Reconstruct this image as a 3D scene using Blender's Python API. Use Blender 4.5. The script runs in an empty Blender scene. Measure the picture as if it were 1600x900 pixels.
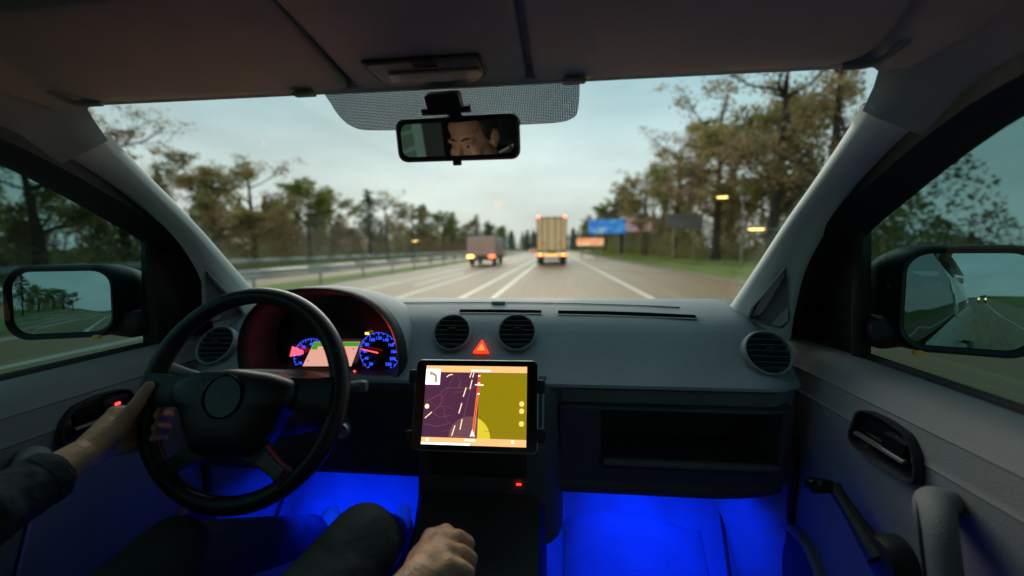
import bpy, bmesh, math, random
from mathutils import Vector, Matrix
random.seed(7)
PI = math.pi
sc = bpy.context.scene
col = sc.collection

# ------------------------------------------------------------------ camera
CAM = Vector((.18, 0.0, 1.40))
FPX = 656.9                                   # focal length in photograph pixels (1600 wide)
_y, _p, _r = math.radians(5.95), math.radians(5.31), math.radians(-.50)
FW = Vector((-math.sin(_y)*math.cos(_p), math.cos(_y)*math.cos(_p), -math.sin(_p)))
_R = FW.cross(Vector((0, 0, 1))).normalized(); _U = _R.cross(FW)
RT = _R*math.cos(_r) + _U*math.sin(_r); UP = _U*math.cos(_r) - _R*math.sin(_r)
cd = bpy.data.cameras.new('camera'); cam = bpy.data.objects.new('camera', cd); col.objects.link(cam)
cd.sensor_width = 36; cd.lens = FPX/1600*36; cd.clip_start = .02; cd.clip_end = 4000
cam.matrix_world = Matrix(((RT.x, UP.x, -FW.x, CAM.x), (RT.y, UP.y, -FW.y, CAM.y), (RT.z, UP.z, -FW.z, CAM.z), (0, 0, 0, 1)))
cd.dof.use_dof = True; cd.dof.focus_distance = .86; cd.dof.aperture_fstop = 1.6
sc.camera = cam

# ------------------------------------------------------------------ world, sun, exposure
SUN_EL, SUN_AZ = math.radians(30), math.radians(-14)      # azimuth from +Y, clockwise
world = bpy.data.worlds.new('World'); sc.world = world; world.use_nodes = True
wn, wl = world.node_tree.nodes, world.node_tree.links
wn.clear()
wo = wn.new('ShaderNodeOutputWorld'); bg = wn.new('ShaderNodeBackground'); bg.inputs[1].default_value = .12
sky = wn.new('ShaderNodeTexSky'); sky.sky_type = 'NISHITA'; sky.sun_disc = False
sky.sun_elevation = SUN_EL; sky.sun_rotation = SUN_AZ; sky.dust_density = 2.5; sky.air_density = 1.3; sky.ozone_density = 1.5
tc = wn.new('ShaderNodeTexCoord'); sep = wn.new('ShaderNodeSeparateXYZ'); wl.new(tc.outputs['Generated'], sep.inputs[0])
ramp = wn.new('ShaderNodeValToRGB'); wl.new(sep.outputs['Z'], ramp.inputs[0])
cr = ramp.color_ramp; cr.elements[0].position = 0; cr.elements[0].color = (4.9, 5.4, 5.15, 1)
cr.elements[1].position = .75; cr.elements[1].color = (1.7, 2.9, 3.3, 1)
e = cr.elements.new(.15); e.color = (4.45, 5.25, 5.15, 1)
e = cr.elements.new(.33); e.color = (2.5, 3.9, 4.25, 1)
nz = wn.new('ShaderNodeTexNoise'); nz.inputs['Scale'].default_value = 2.2; nz.inputs['Detail'].default_value = 6
mp = wn.new('ShaderNodeMapping'); mp.inputs['Scale'].default_value = (1, 1, 3.2)
wl.new(tc.outputs['Generated'], mp.inputs[0]); wl.new(mp.outputs[0], nz.inputs[0])
cm = wn.new('ShaderNodeMapRange'); cm.inputs[1].default_value = .3; cm.inputs[2].default_value = .7; cm.inputs[3].default_value = .74; cm.inputs[4].default_value = 1.14
wl.new(nz.outputs[0], cm.inputs[0])
cloud = wn.new('ShaderNodeVectorMath'); cloud.operation = 'SCALE'; wl.new(ramp.outputs[0], cloud.inputs[0]); wl.new(cm.outputs[0], cloud.inputs['Scale'])
mx = wn.new('ShaderNodeMixRGB'); mx.inputs[0].default_value = .96
wl.new(sky.outputs[0], mx.inputs[1]); wl.new(cloud.outputs[0], mx.inputs[2])
wl.new(mx.outputs[0], bg.inputs[0]); wl.new(bg.outputs[0], wo.inputs[0])
sl = bpy.data.lights.new('sun', 'SUN'); sl.energy = 1.5; sl.angle = math.radians(50); sl.color = (1, .92, .79)
so = bpy.data.objects.new('sun', sl); col.objects.link(so)
sdir = Vector((math.sin(SUN_AZ)*math.cos(SUN_EL), math.cos(SUN_AZ)*math.cos(SUN_EL), math.sin(SUN_EL)))
so.rotation_euler = (-sdir).to_track_quat('-Z', 'Y').to_euler(); so.location = (0, 0, 60)
vs = sc.view_settings; vs.view_transform = 'Standard'; vs.look = 'None'; vs.exposure = .45; vs.gamma = 1; vs.use_curve_mapping = False
sc.render.engine = 'CYCLES'
cy = sc.cycles; cy.use_denoising = True; cy.max_bounces = 10; cy.transparent_max_bounces = 24; cy.diffuse_bounces = 5; cy.glossy_bounces = 5
cy.sample_clamp_indirect = 6; cy.caustics_reflective = False; cy.caustics_refractive = False
try: cy.denoiser = 'OPENIMAGEDENOISE'
except Exception: pass

# ------------------------------------------------------------------ helpers
V = Vector
def ray(px, py): return FW*FPX + RT*(px-800) + UP*(450-py)
def at(px, py, Y): d = ray(px, py); return CAM + d*(Y/d.y)          # point seen at a pixel, at a distance ahead
def ax(px, py, X): d = ray(px, py); return CAM + d*((X-CAM.x)/d.x)
def az(px, py, Z): d = ray(px, py); return CAM + d*((Z-CAM.z)/d.z)
def mix(a, b, t): return a + (b-a)*t
def sstep(a, b, x):
    t = max(0, min(1, (x-a)/(b-a))); return t*t*(3-2*t)
def interp(pts, x):
    if x <= pts[0][0]: return pts[0][1]
    for (a, b), (c, d) in zip(pts, pts[1:]):
        if x <= c: return b + (d-b)*(x-a)/(c-a)
    return pts[-1][1]

class MB:
    def __init__(s): s.v = []; s.f = []
    def add(s, vs_, fs):
        o = len(s.v); s.v += [V(p) for p in vs_]; s.f += [tuple(i+o for i in q) for q in fs]; return s
    def box(s, c, size, rot=None):
        c = V(c); pts = []
        for x in (-.5, .5):
            for y in (-.5, .5):
                for z in (-.5, .5):
                    p = V((x*size[0], y*size[1], z*size[2]))
                    pts.append(c + (rot @ p if rot else p))
        return s.add(pts, [(0, 1, 3, 2), (4, 6, 7, 5), (0, 4, 5, 1), (2, 3, 7, 6), (0, 2, 6, 4), (1, 5, 7, 3)])
    def rbox(s, c, size, r, rot=None, seg=2):
        bm = bmesh.new(); bmesh.ops.create_cube(bm, size=1)
        bmesh.ops.scale(bm, vec=size, verts=bm.verts)
        bmesh.ops.bevel(bm, geom=list(bm.edges), offset=min(r, min(size)*.49), segments=seg, affect='EDGES', profile=.5)
        bm.verts.index_update()
        s.add([V(c) + (rot @ v.co if rot else v.co.copy()) for v in bm.verts], [tuple(v.index for v in f.verts) for f in bm.faces])
        bm.free(); return s
    def grid(s, rows, close_u=False, close_v=False):
        nr, nc = len(rows), len(rows[0]); vs_ = [p for r in rows for p in r]; fs = []
        for i in range(nr if close_v else nr-1):
            for j in range(nc if close_u else nc-1):
                a = i*nc+j; b = i*nc+(j+1) % nc; c = ((i+1) % nr)*nc+(j+1) % nc; d = ((i+1) % nr)*nc+j
                fs.append((a, b, c, d))
        return s.add(vs_, fs)
    def loft(s, rings, caps=True):
        n = len(rings[0]); o = len(s.v); s.grid(rings, close_u=True)
        if caps:
            s.f.append(tuple(o+i for i in range(n))[::-1]); m = len(rings)-1
            s.f.append(tuple(o+m*n+i for i in range(n)))
        return s
    def tube(s, pts, rad, n=10, closed=False, caps=True):
        pts = [V(p) for p in pts]; m = len(pts)
        if not hasattr(rad, '__len__'): rad = [rad]*m
        rings = []; up = None
        for i in range(m):
            if closed: t = pts[(i+1) % m]-pts[i-1]
            else: t = pts[min(i+1, m-1)]-pts[max(i-1, 0)]
            t.normalize()
            if up is None: up = t.orthogonal().normalized()
            else:
                up = up - t*up.dot(t); up.normalize()
            b = t.cross(up)
            rings.append([pts[i] + (up*math.cos(2*PI*k/n) + b*math.sin(2*PI*k/n))*rad[i] for k in range(n)])
        if closed: return s.grid(rings, close_u=True, close_v=True)
        return s.loft(rings, caps)
    def lathe(s, prof, c, axis, n=32):
        axis = V(axis).normalized(); a = axis.orthogonal().normalized(); b = axis.cross(a); c = V(c)
        rings = [[c + axis*h + (a*math.cos(2*PI*k/n) + b*math.sin(2*PI*k/n))*max(r, 1e-5) for k in range(n)] for r, h in prof]
        return s.loft(rings, False)
    def prism(s, outline, off):
        o = [V(p) for p in outline]; off = V(off); return s.loft([o, [p+off for p in o]], True)
    def ball(s, c, r, rot=None, nu=12, nv=8):
        if not hasattr(r, '__len__'): r = (r, r, r)
        rings = []; c = V(c)
        for i in range(nv+1):
            a = -PI/2 + PI*i/nv; a = max(-PI/2+.02, min(PI/2-.02, a))
            row = []
            for k in range(nu):
                p = V((r[0]*math.cos(a)*math.cos(2*PI*k/nu), r[1]*math.cos(a)*math.sin(2*PI*k/nu), r[2]*math.sin(a)))
                row.append(c + (rot @ p if rot else p))
            rings.append(row)
        return s.loft(rings, True)
    def cap(s, a, b, ra, rb, n=12):
        "tapered capsule"
        a, b = V(a), V(b); s.ball(a, ra, nu=n, nv=8); s.ball(b, rb, nu=n, nv=8)
        if (b-a).length > 1e-5: s.tube([a, b], [ra, rb], n)
        return s
    def mesh(s, name):
        me = bpy.data.meshes.new(name); me.from_pydata([tuple(p) for p in s.v], [], s.f); me.validate(); me.update()
        return me

WL = {}     # world position of each object's origin
def fix_normals(me):
    bm = bmesh.new(); bm.from_mesh(me); bmesh.ops.recalc_face_normals(bm, faces=bm.faces); bm.to_mesh(me); bm.free()
def obj(name, mb, mat, parent=None, smooth=35, label=None, kind=None, bevel=0, subsurf=0, recalc=True):
    me = mb.mesh(name) if isinstance(mb, MB) else mb
    lo = V([min(v.co[i] for v in me.vertices) for i in range(3)]); hi = V([max(v.co[i] for v in me.vertices) for i in range(3)])
    c = (lo+hi)/2
    me.transform(Matrix.Translation(-c))
    if recalc: fix_normals(me)
    o = bpy.data.objects.new(name, me); col.objects.link(o); me.materials.append(mat)
    if parent: o.parent = parent; o.location = c - WL[parent.name]
    else: o.location = c
    WL[o.name] = c
    if smooth:
        for p in me.polygons: p.use_smooth = True
        try: me.set_sharp_from_angle(angle=math.radians(smooth))
        except Exception: pass
    if bevel:
        m = o.modifiers.new('bevel', 'BEVEL'); m.width = bevel; m.segments = 2; m.limit_method = 'ANGLE'; m.angle_limit = math.radians(40)
    if subsurf:
        m = o.modifiers.new('sub', 'SUBSURF'); m.levels = m.render_levels = subsurf
    if label: o['label'] = label
    if kind: o['kind'] = kind
    return o
def empty(name, loc, parent=None):
    o = bpy.data.objects.new(name, None); col.objects.link(o); o.empty_display_size = .05
    if parent: o.parent = parent; o.location = V(loc)-WL[parent.name]
    else: o.location = V(loc)
    WL[o.name] = V(loc); return o
def tag(o, label, cat, group=None):
    o['label'] = label; o['category'] = cat
    if group: o['group'] = group
    return o
def thing(name, label, cat, loc, group=None): return tag(empty(name, loc), label, cat, group)
def struct(o): o['kind'] = 'structure'; return o
def copy_tree(o, loc=None, parent=None, rotz=None, scale=None):
    c = o.copy(); col.objects.link(c); c.parent = parent
    if loc is not None: c.location = loc
    if rotz is not None: c.rotation_euler = (0, 0, rotz)
    if scale is not None: c.scale = (scale,)*3 if not hasattr(scale, '__len__') else scale
    for ch in list(o.children): copy_tree(ch, parent=c)
    return c
class Fr:
    "a local frame: origin, two in-plane axes and the normal"
    def __init__(s, o, u, w): s.o = V(o); s.u = V(u).normalized(); s.n = s.u.cross(V(w)).normalized(); s.w = s.n.cross(s.u)
    def __call__(s, u, w, n=0): return s.o + s.u*u + s.w*w + s.n*n
    def rot(s): return Matrix((s.u, s.w, s.n)).transposed()
def rrect(w, h, r, seg=5):
    out = []
    for cx, cy, a0 in ((w/2-r, h/2-r, 0), (-w/2+r, h/2-r, 90), (-w/2+r, -h/2+r, 180), (w/2-r, -h/2+r, 270)):
        for k in range(seg+1):
            a = math.radians(a0+90*k/seg); out.append((cx+r*math.cos(a), cy+r*math.sin(a)))
    return out
def rpoly(pts, r, seg=4):
    "round the corners of a 2-D or 3-D polygon"
    out = []; n = len(pts)
    P = [V(p) for p in pts]
    for i in range(n):
        a, b, c = P[i-1], P[i], P[(i+1) % n]
        rr = r[i] if hasattr(r, '__len__') else r
        d1 = a-b; d2 = c-b; l1 = min(rr, d1.length*.49); l2 = min(rr, d2.length*.49)
        p = b+d1.normalized()*l1; q = b+d2.normalized()*l2
        for k in range(seg+1):
            t = k/seg; out.append(p*(1-t)**2 + b*2*t*(1-t) + q*t*t)
    return out
def spline(pts, n=8):
    P = [V(p) for p in pts]; out = []
    for i in range(len(P)-1):
        a = P[max(i-1, 0)]; b = P[i]; c = P[i+1]; d = P[min(i+2, len(P)-1)]
        for k in range(n):
            t = k/n
            out.append(.5*((2*b)+(c-a)*t+(2*a-5*b+4*c-d)*t*t+(3*b-a-3*c+d)*t**3))
    return out+[P[-1]]
def text_mesh(txt, size):
    cu = bpy.data.curves.new('t', 'FONT'); cu.body = txt; cu.size = size; cu.align_x = 'CENTER'; cu.align_y = 'CENTER'
    o = bpy.data.objects.new('t', cu); col.objects.link(o); bpy.context.view_layer.update()
    me = bpy.data.meshes.new_from_object(o.evaluated_get(bpy.context.evaluated_depsgraph_get()))
    bpy.data.objects.remove(o); bpy.data.curves.remove(cu); return me
def remeshed(mb, voxel, smooth=4, name='body', disp=None):
    me = mb.mesh(name); fix_normals(me); o = bpy.data.objects.new('tmp', me); col.objects.link(o)
    m = o.modifiers.new('r', 'REMESH'); m.mode = 'VOXEL'; m.voxel_size = voxel
    if smooth: s = o.modifiers.new('s', 'SMOOTH'); s.factor = .5; s.iterations = smooth
    bpy.context.view_layer.update()
    out = bpy.data.meshes.new_from_object(o.evaluated_get(bpy.context.evaluated_depsgraph_get()))
    bpy.data.objects.remove(o); out.name = name; return out

# ------------------------------------------------------------------ materials
M = {}
def mat(name, c, rough=.6, metal=0, var=.12, vscale=6, bump=0, bscale=300, fold=0, fscale=14, spec=.5, emit=None, estr=0, sheen=0, coat=0, rvar=.1):
    m = bpy.data.materials.new(name); m.use_nodes = True; nt = m.node_tree; n = nt.nodes; l = nt.links
    b = n['Principled BSDF']; b.inputs['Roughness'].default_value = rough; b.inputs['Metallic'].default_value = metal
    b.inputs['Specular IOR Level'].default_value = spec
    if coat: b.inputs['Coat Weight'].default_value = coat; b.inputs['Coat Roughness'].default_value = .05
    if sheen: b.inputs['Sheen Weight'].default_value = sheen
    t = n.new('ShaderNodeTexCoord')
    if var:
        no = n.new('ShaderNodeTexNoise'); no.inputs['Scale'].default_value = vscale; no.inputs['Detail'].default_value = 5
        l.new(t.outputs['Object'], no.inputs[0])
        r = n.new('ShaderNodeValToRGB'); r.color_ramp.elements[0].position = .3; r.color_ramp.elements[1].position = .7
        r.color_ramp.elements[0].color = (*[x*(1-var) for x in c], 1); r.color_ramp.elements[1].color = (*[min(1, x*(1+var)) for x in c], 1)
        l.new(no.outputs[0], r.inputs[0]); l.new(r.outputs[0], b.inputs['Base Color'])
        if rvar:
            mr = n.new('ShaderNodeMapRange'); mr.inputs[3].default_value = max(.02, rough-rvar); mr.inputs[4].default_value = min(1, rough+rvar)
            l.new(no.outputs[0], mr.inputs[0]); l.new(mr.outputs[0], b.inputs['Roughness'])
    else: b.inputs['Base Color'].default_value = (*c, 1)
    if bump:
        nb = n.new('ShaderNodeTexNoise'); nb.inputs['Scale'].default_value = bscale; nb.inputs['Detail'].default_value = 3
        l.new(t.outputs['Object'], nb.inputs[0])
        bp = n.new('ShaderNodeBump'); bp.inputs['Strength'].default_value = bump; bp.inputs['Distance'].default_value = .002
        l.new(nb.outputs[0], bp.inputs['Height']); l.new(bp.outputs[0], b.inputs['Normal'])
        if fold:
            nf = n.new('ShaderNodeTexNoise'); nf.inputs['Scale'].default_value = fscale; nf.inputs['Detail'].default_value = 2; nf.inputs['Distortion'].default_value = 1.2
            l.new(t.outputs['Object'], nf.inputs[0]); b2 = n.new('ShaderNodeBump'); b2.inputs['Strength'].default_value = fold; b2.inputs['Distance'].default_value = .03
            l.new(nf.outputs[0], b2.inputs['Height']); l.new(b2.outputs[0], bp.inputs['Normal'])
    if emit:
        b.inputs['Emission Color'].default_value = (*emit, 1); b.inputs['Emission Strength'].default_value = estr
    M[name] = m; return m
def glass(name, tint, f0=.04, boost=1.0, dust=0):
    m = bpy.data.materials.new(name); m.use_nodes = True; nt = m.node_tree; n = nt.nodes; l = nt.links; n.clear()
    o = n.new('ShaderNodeOutputMaterial'); tr = n.new('ShaderNodeBsdfTransparent'); tr.inputs[0].default_value = (*tint, 1)
    gl = n.new('ShaderNodeBsdfGlossy'); gl.inputs['Roughness'].default_value = .01
    fr = n.new('ShaderNodeFresnel'); fr.inputs[0].default_value = 1.45
    mu = n.new('ShaderNodeMath'); mu.operation = 'MULTIPLY'; mu.inputs[1].default_value = boost; mu.use_clamp = True
    mxs = n.new('ShaderNodeMixShader'); l.new(fr.outputs[0], mu.inputs[0]); l.new(mu.outputs[0], mxs.inputs[0])
    l.new(tr.outputs[0], mxs.inputs[1]); l.new(gl.outputs[0], mxs.inputs[2]); l.new(mxs.outputs[0], o.inputs[0])
    if dust:
        t = n.new('ShaderNodeTexCoord'); a = n.new('ShaderNodeTexNoise'); a.inputs['Scale'].default_value = 3.5; a.inputs['Detail'].default_value = 9; a.inputs['Roughness'].default_value = .75; l.new(t.outputs['Object'], a.inputs[0])
        r = n.new('ShaderNodeMapRange'); r.inputs[1].default_value = .45; r.inputs[2].default_value = .8; r.inputs[3].default_value = dust*.25; r.inputs[4].default_value = dust; l.new(a.outputs[0], r.inputs[0])
        df = n.new('ShaderNodeBsdfDiffuse'); df.inputs[0].default_value = (.6, .58, .52, 1); m2 = n.new('ShaderNodeMixShader'); l.new(r.outputs[0], m2.inputs[0]); l.new(mxs.outputs[0], m2.inputs[1]); l.new(df.outputs[0], m2.inputs[2]); l.new(m2.outputs[0], o.inputs[0])
    M[name] = m; return m
def emis(name, c, s):
    m = bpy.data.materials.new(name); m.use_nodes = True; b = m.node_tree.nodes['Principled BSDF']
    b.inputs['Base Color'].default_value = (*[x*.3 for x in c], 1); b.inputs['Emission Color'].default_value = (*c, 1)
    b.inputs['Emission Strength'].default_value = s; b.inputs['Roughness'].default_value = .3
    M[name] = m; return m
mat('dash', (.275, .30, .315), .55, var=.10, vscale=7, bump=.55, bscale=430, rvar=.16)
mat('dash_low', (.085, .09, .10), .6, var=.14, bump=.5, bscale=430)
mat('door_trim', (.205, .212, .215), .58, var=.10, vscale=7, bump=.55, bscale=430, rvar=.15)
mat('pillar', (.66, .685, .65), .6, var=.05, bump=.12, bscale=900)
mat('headliner', (.33, .355, .345), .95, var=.10, vscale=14, bump=.5, bscale=700, spec=.1)
mat('visor', (.34, .362, .348), .9, var=.07, vscale=9, bump=.4, bscale=900, spec=.15)
mat('black', (.014, .014, .016), .5, var=.2, bump=.15, bscale=900)
mat('black_gloss', (.008, .008, .01), .18, var=.2)
mat('leather', (.010, .011, .014), .34, var=.25, vscale=40, bump=.25, bscale=500)
mat('recess_shade', (.004, .004, .005), 1, var=.1, spec=0)  # near-black colour stands in for shade inside slots, groove and vent ducts
mat('lining', (.055, .05, .05), .6, var=.15)
mat('slat', (.05, .052, .055), .4, var=.1)
mat('rubber', (.02, .02, .022), .75, var=.2)
mat('silver', (.45, .46, .47), .35, metal=.8, var=.1)
mat('grey_insert', (.16, .165, .165), .45, var=.1)
mat('carpet', (.32, .32, .33), .95, var=.10, vscale=12, bump=.9, bscale=260, spec=.05, sheen=.2)
mat('seat', (.05, .05, .055), .9, var=.25, vscale=60, bump=.5, bscale=500, sheen=.2)
mat('skin', (.64, .355, .205), .48, var=.18, vscale=30, bump=.5, bscale=230, fold=.12, fscale=60)
mat('nail', (.62, .40, .33), .35, var=.05)
mat('hair', (.05, .034, .022), .7, var=.4, vscale=90, bump=.6, bscale=300)
mat('eye', (.65, .62, .58), .2, var=.05); mat('iris', (.03, .03, .025), .15, var=.1)
mat('lip', (.40, .19, .15), .5, var=.1)
mat('jacket', (.010, .020, .028), .85, var=.35, vscale=35, bump=.5, bscale=350, fold=.7, fscale=13)
mat('cuff', (.16, .165, .18), .85, var=.15, vscale=60, bump=.4, bscale=500)
mat('trouser', (.009, .022, .026), .85, var=.35, vscale=30, bump=.5, bscale=420, fold=.5, fscale=9)
mat('paint', (.62, .66, .60), .3, var=.03, coat=.6)
mat('mirror', (.86, .90, .90), .0, metal=1, var=0)
mat('mirror_teal', (.62, .74, .74), .0, metal=1, var=0)
glass('windscreen', (.94, .97, .955), boost=.10, dust=.05); glass('side_glass', (.16, .29, .29), boost=.4); glass('rear_glass', (.22, .32, .28)); glass('lens', (.75, .75, .72))

# ------------------------------------------------------------------ outdoor materials
def ground_mat(name, c1, c2, c3, s1, s2, rough=.95, bump=.6, stretch=(1, 1, 1), spec=.3):
    m = bpy.data.materials.new(name); m.use_nodes = True; nt = m.node_tree; n = nt.nodes; l = nt.links; b = n['Principled BSDF']
    b.inputs['Roughness'].default_value = rough; b.inputs['Specular IOR Level'].default_value = spec
    t = n.new('ShaderNodeTexCoord'); mpn = n.new('ShaderNodeMapping'); mpn.inputs['Scale'].default_value = stretch; l.new(t.outputs['Object'], mpn.inputs[0])
    a = n.new('ShaderNodeTexNoise'); a.inputs['Scale'].default_value = s1; a.inputs['Detail'].default_value = 6; l.new(mpn.outputs[0], a.inputs[0])
    d = n.new('ShaderNodeTexNoise'); d.inputs['Scale'].default_value = s2; d.inputs['Detail'].default_value = 6; l.new(mpn.outputs[0], d.inputs[0])
    r = n.new('ShaderNodeValToRGB'); e0, e1 = r.color_ramp.elements; e0.position = .35; e1.position = .68; e0.color = (*c1, 1); e1.color = (*c2, 1); l.new(a.outputs[0], r.inputs[0])
    mxx = n.new('ShaderNodeMixRGB'); mxx.inputs[2].default_value = (*c3, 1); l.new(r.outputs[0], mxx.inputs[1])
    r2 = n.new('ShaderNodeMapRange'); r2.inputs[1].default_value = .42; r2.inputs[2].default_value = .72; l.new(d.outputs[0], r2.inputs[0]); l.new(r2.outputs[0], mxx.inputs[0])
    l.new(mxx.outputs[0], b.inputs['Base Color'])
    bp = n.new('ShaderNodeBump'); bp.inputs['Strength'].default_value = bump; bp.inputs['Distance'].default_value = .02; l.new(d.outputs[0], bp.inputs['Height']); l.new(bp.outputs[0], b.inputs['Normal'])
    M[name] = m; return m
ground_mat('ground', (.085, .075, .035), (.13, .11, .055), (.06, .065, .025), .06, 2.0)
ground_mat('grass_base', (.17, .24, .035), (.25, .27, .06), (.12, .18, .03), .12, 4.0)
ground_mat('asphalt', (.30, .185, .085), (.38, .245, .12), (.20, .12, .055), .5, 9, rough=.55, bump=.10, stretch=(2.2, .03, 1), spec=.25)  # warm sodium-lamp glow on the road is put into its base colour
mat('road_paint', (.78, .72, .60), .5, var=.12, vscale=3)
mat('kerb_stone', (.32, .28, .23), .85, var=.2, vscale=3, bump=.4, bscale=30)
mat('galvanised', (.42, .43, .41), .45, metal=.6, var=.15, vscale=2)
mat('bark', (.055, .042, .030), .95, var=.35, vscale=5, bump=.6, bscale=20)
def leaf_mat(name, c):
    m = mat(name, c, .75, var=.45, vscale=.9, spec=.2); nt = m.node_tree; n = nt.nodes; l = nt.links
    pb = n['Principled BSDF']; tr = n.new('ShaderNodeBsdfTranslucent'); ms = n.new('ShaderNodeMixShader'); ms.inputs[0].default_value = .6
    src = pb.inputs['Base Color'].links[0].from_socket; l.new(src, tr.inputs[0]); l.new(pb.outputs[0], ms.inputs[1]); l.new(tr.outputs[0], ms.inputs[2]); l.new(ms.outputs[0], n['Material Output'].inputs[0])
    return m
leaf_mat('leaf_olive', (.36, .30, .12)); leaf_mat('leaf_brown', (.38, .27, .14)); leaf_mat('leaf_pine', (.11, .13, .065)); leaf_mat('leaf_green', (.24, .26, .06))

# ------------------------------------------------------------------ ground, road, verge
def sheet(name, x0, x1, y0, y1, z, m, nx=1, ny=1, zf=None):
    mb = MB()
    rows = [[(mix(x0, x1, i/nx), mix(y0, y1, j/ny), z + (zf(mix(x0, x1, i/nx), mix(y0, y1, j/ny)) if zf else 0)) for i in range(nx+1)] for j in range(ny+1)]
    mb.grid([[V(p) for p in r] for r in rows])
    return struct(obj(name, mb, M[m], smooth=60, recalc=False))
sheet('ground', -1500, 1500, -900, 2400, -.06, 'ground')
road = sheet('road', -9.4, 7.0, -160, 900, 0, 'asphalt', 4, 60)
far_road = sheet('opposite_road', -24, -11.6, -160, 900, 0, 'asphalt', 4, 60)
sheet('median', -11.6, -9.4, -160, 900, .012, 'grass_base', 2, 60)
sheet('verge', 7.16, 44, -160, 600, -.02, 'grass_base', 24, 100, lambda x, y: .02+.9*sstep(11, 26, x)+.10*math.sin(x*1.3+y*.21)*sstep(8, 12, x))
sheet('embankment', -60, -24.2, -160, 600, -.02, 'grass_base', 16, 80, lambda x, y: .02+1.6*sstep(-26, -38, x)+.15*math.sin(x*.9+y*.17))
def line(x, w, y0, y1):
    mb = MB(); n = max(1, int((y1-y0)/20)); mb.grid([[V((x-w/2, mix(y0, y1, i/n), .004)), V((x+w/2, mix(y0, y1, i/n), .004))] for i in range(n+1)])
    return obj('lane_line', mb, M['road_paint'], road, smooth=0, recalc=False)
line(-2.53, .17, -60, 320); line(-1.61, .17, -60, 320); line(2.83, .16, -60, 320); line(-8.75, .16, -60, 320)
for k in range(14): line(-5.35, .14, -20+k*18, -20+k*18+9)
line(-4.42, .14, -60, 320); line(-6.57, .14, -60, 320)
kb = struct(empty('kerb', (7.08, 20, 0)))
kme = None
for k in range(70):
    mb = MB(); mb.rbox((7.08, 6+k*1.0, .03), (.16, .985, .18), .02)
    if kme is None: o = obj('kerb_stone', mb, M['kerb_stone'], kb); kme = o
    else:
        o = kme.copy(); col.objects.link(o); o.location = kme.location + V((0, k*1.0, 0)); o.parent = kb
mb = MB(); mb.box((7.08, 188, .03), (.16, 224, .18)); obj('far_kerb', mb, M['kerb_stone'], kb, smooth=0)['kind'] = 'stuff'

# grass blades on the verge
def grass(name, label, x0, x1, y0, y1, n, zf, seed):
    rnd = random.Random(seed); vs_, fs = [], []
    for i in range(n):
        t = rnd.random()**1.8; y = mix(y0, y1, t); x = mix(x0, x1, rnd.random()); z = zf(x, y)
        s = mix(.5, 2.2, t); h = (.07+.10*rnd.random())*s; w = .022*s; a = rnd.random()*PI; lx, ly = rnd.uniform(-.08, .08)*s, rnd.uniform(-.08, .08)*s
        o = len(vs_); vs_ += [(x-w*math.cos(a), y-w*math.sin(a), z), (x+w*math.cos(a), y+w*math.sin(a), z), (x+lx, y+ly, z+h)]; fs.append((o, o+1, o+2))
    me = bpy.data.meshes.new(name); me.from_pydata(vs_, [], fs); me.update()
    o = bpy.data.objects.new(name, me); col.objects.link(o); me.materials.append(M['leaf_green']); o['kind'] = 'stuff'; o['label'] = label; o['category'] = 'grass'; return o
grass('grass', 'short yellow-green grass on the verge right of the road', 7.2, 26, 5, 120, 60000, lambda x, y: .9*sstep(11, 26, x)-.03, 3)

# ------------------------------------------------------------------ guardrails
def guardrail(x, side, y0, y1, label):
    t = thing('guardrail', label, 'guardrail', (x, y0, 0), 'steel guardrails of the motorway')
    prof = [(-.01, .46), (.035, .50), (.035, .55), (-.005, .60), (-.005, .64), (.035, .69), (.035, .74), (-.01, .78)]
    n = int((y1-y0)/4)
    for k in range(n):
        if k < 24:
            mb = MB(); mb.grid([[V((x+side*p, y0+k*4+.01, z)) for p, z in prof], [V((x+side*p, y0+k*4+4.0-.01, z)) for p, z in prof]])
            o = obj('rail', mb, M['galvanised'], t, smooth=30)
            s = o.modifiers.new('s', 'SOLIDIFY'); s.thickness = .004
    mb = MB(); yy = y0+24*4
    mb.grid([[V((x+side*p, yy, z)) for p, z in prof], [V((x+side*p, y1, z)) for p, z in prof]]); obj('far_rail', mb, M['galvanised'], t, smooth=30)
    pm = None
    for k in range(36):
        if pm is None:
            mb = MB(); mb.rbox((x-side*.07, y0+1, .36), (.10, .06, .76), .008); pm = obj('post', mb, M['galvanised'], t)
        else:
            o = pm.copy(); col.objects.link(o); o.parent = t; o.location = pm.location + V((0, k*4, 0))
    return t
guardrail(-9.75, 1, -40, 320, 'long steel guardrail along the near side of the median')
guardrail(-24.8, 1, -20, 320, 'far steel guardrail in front of the left treeline')

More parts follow.
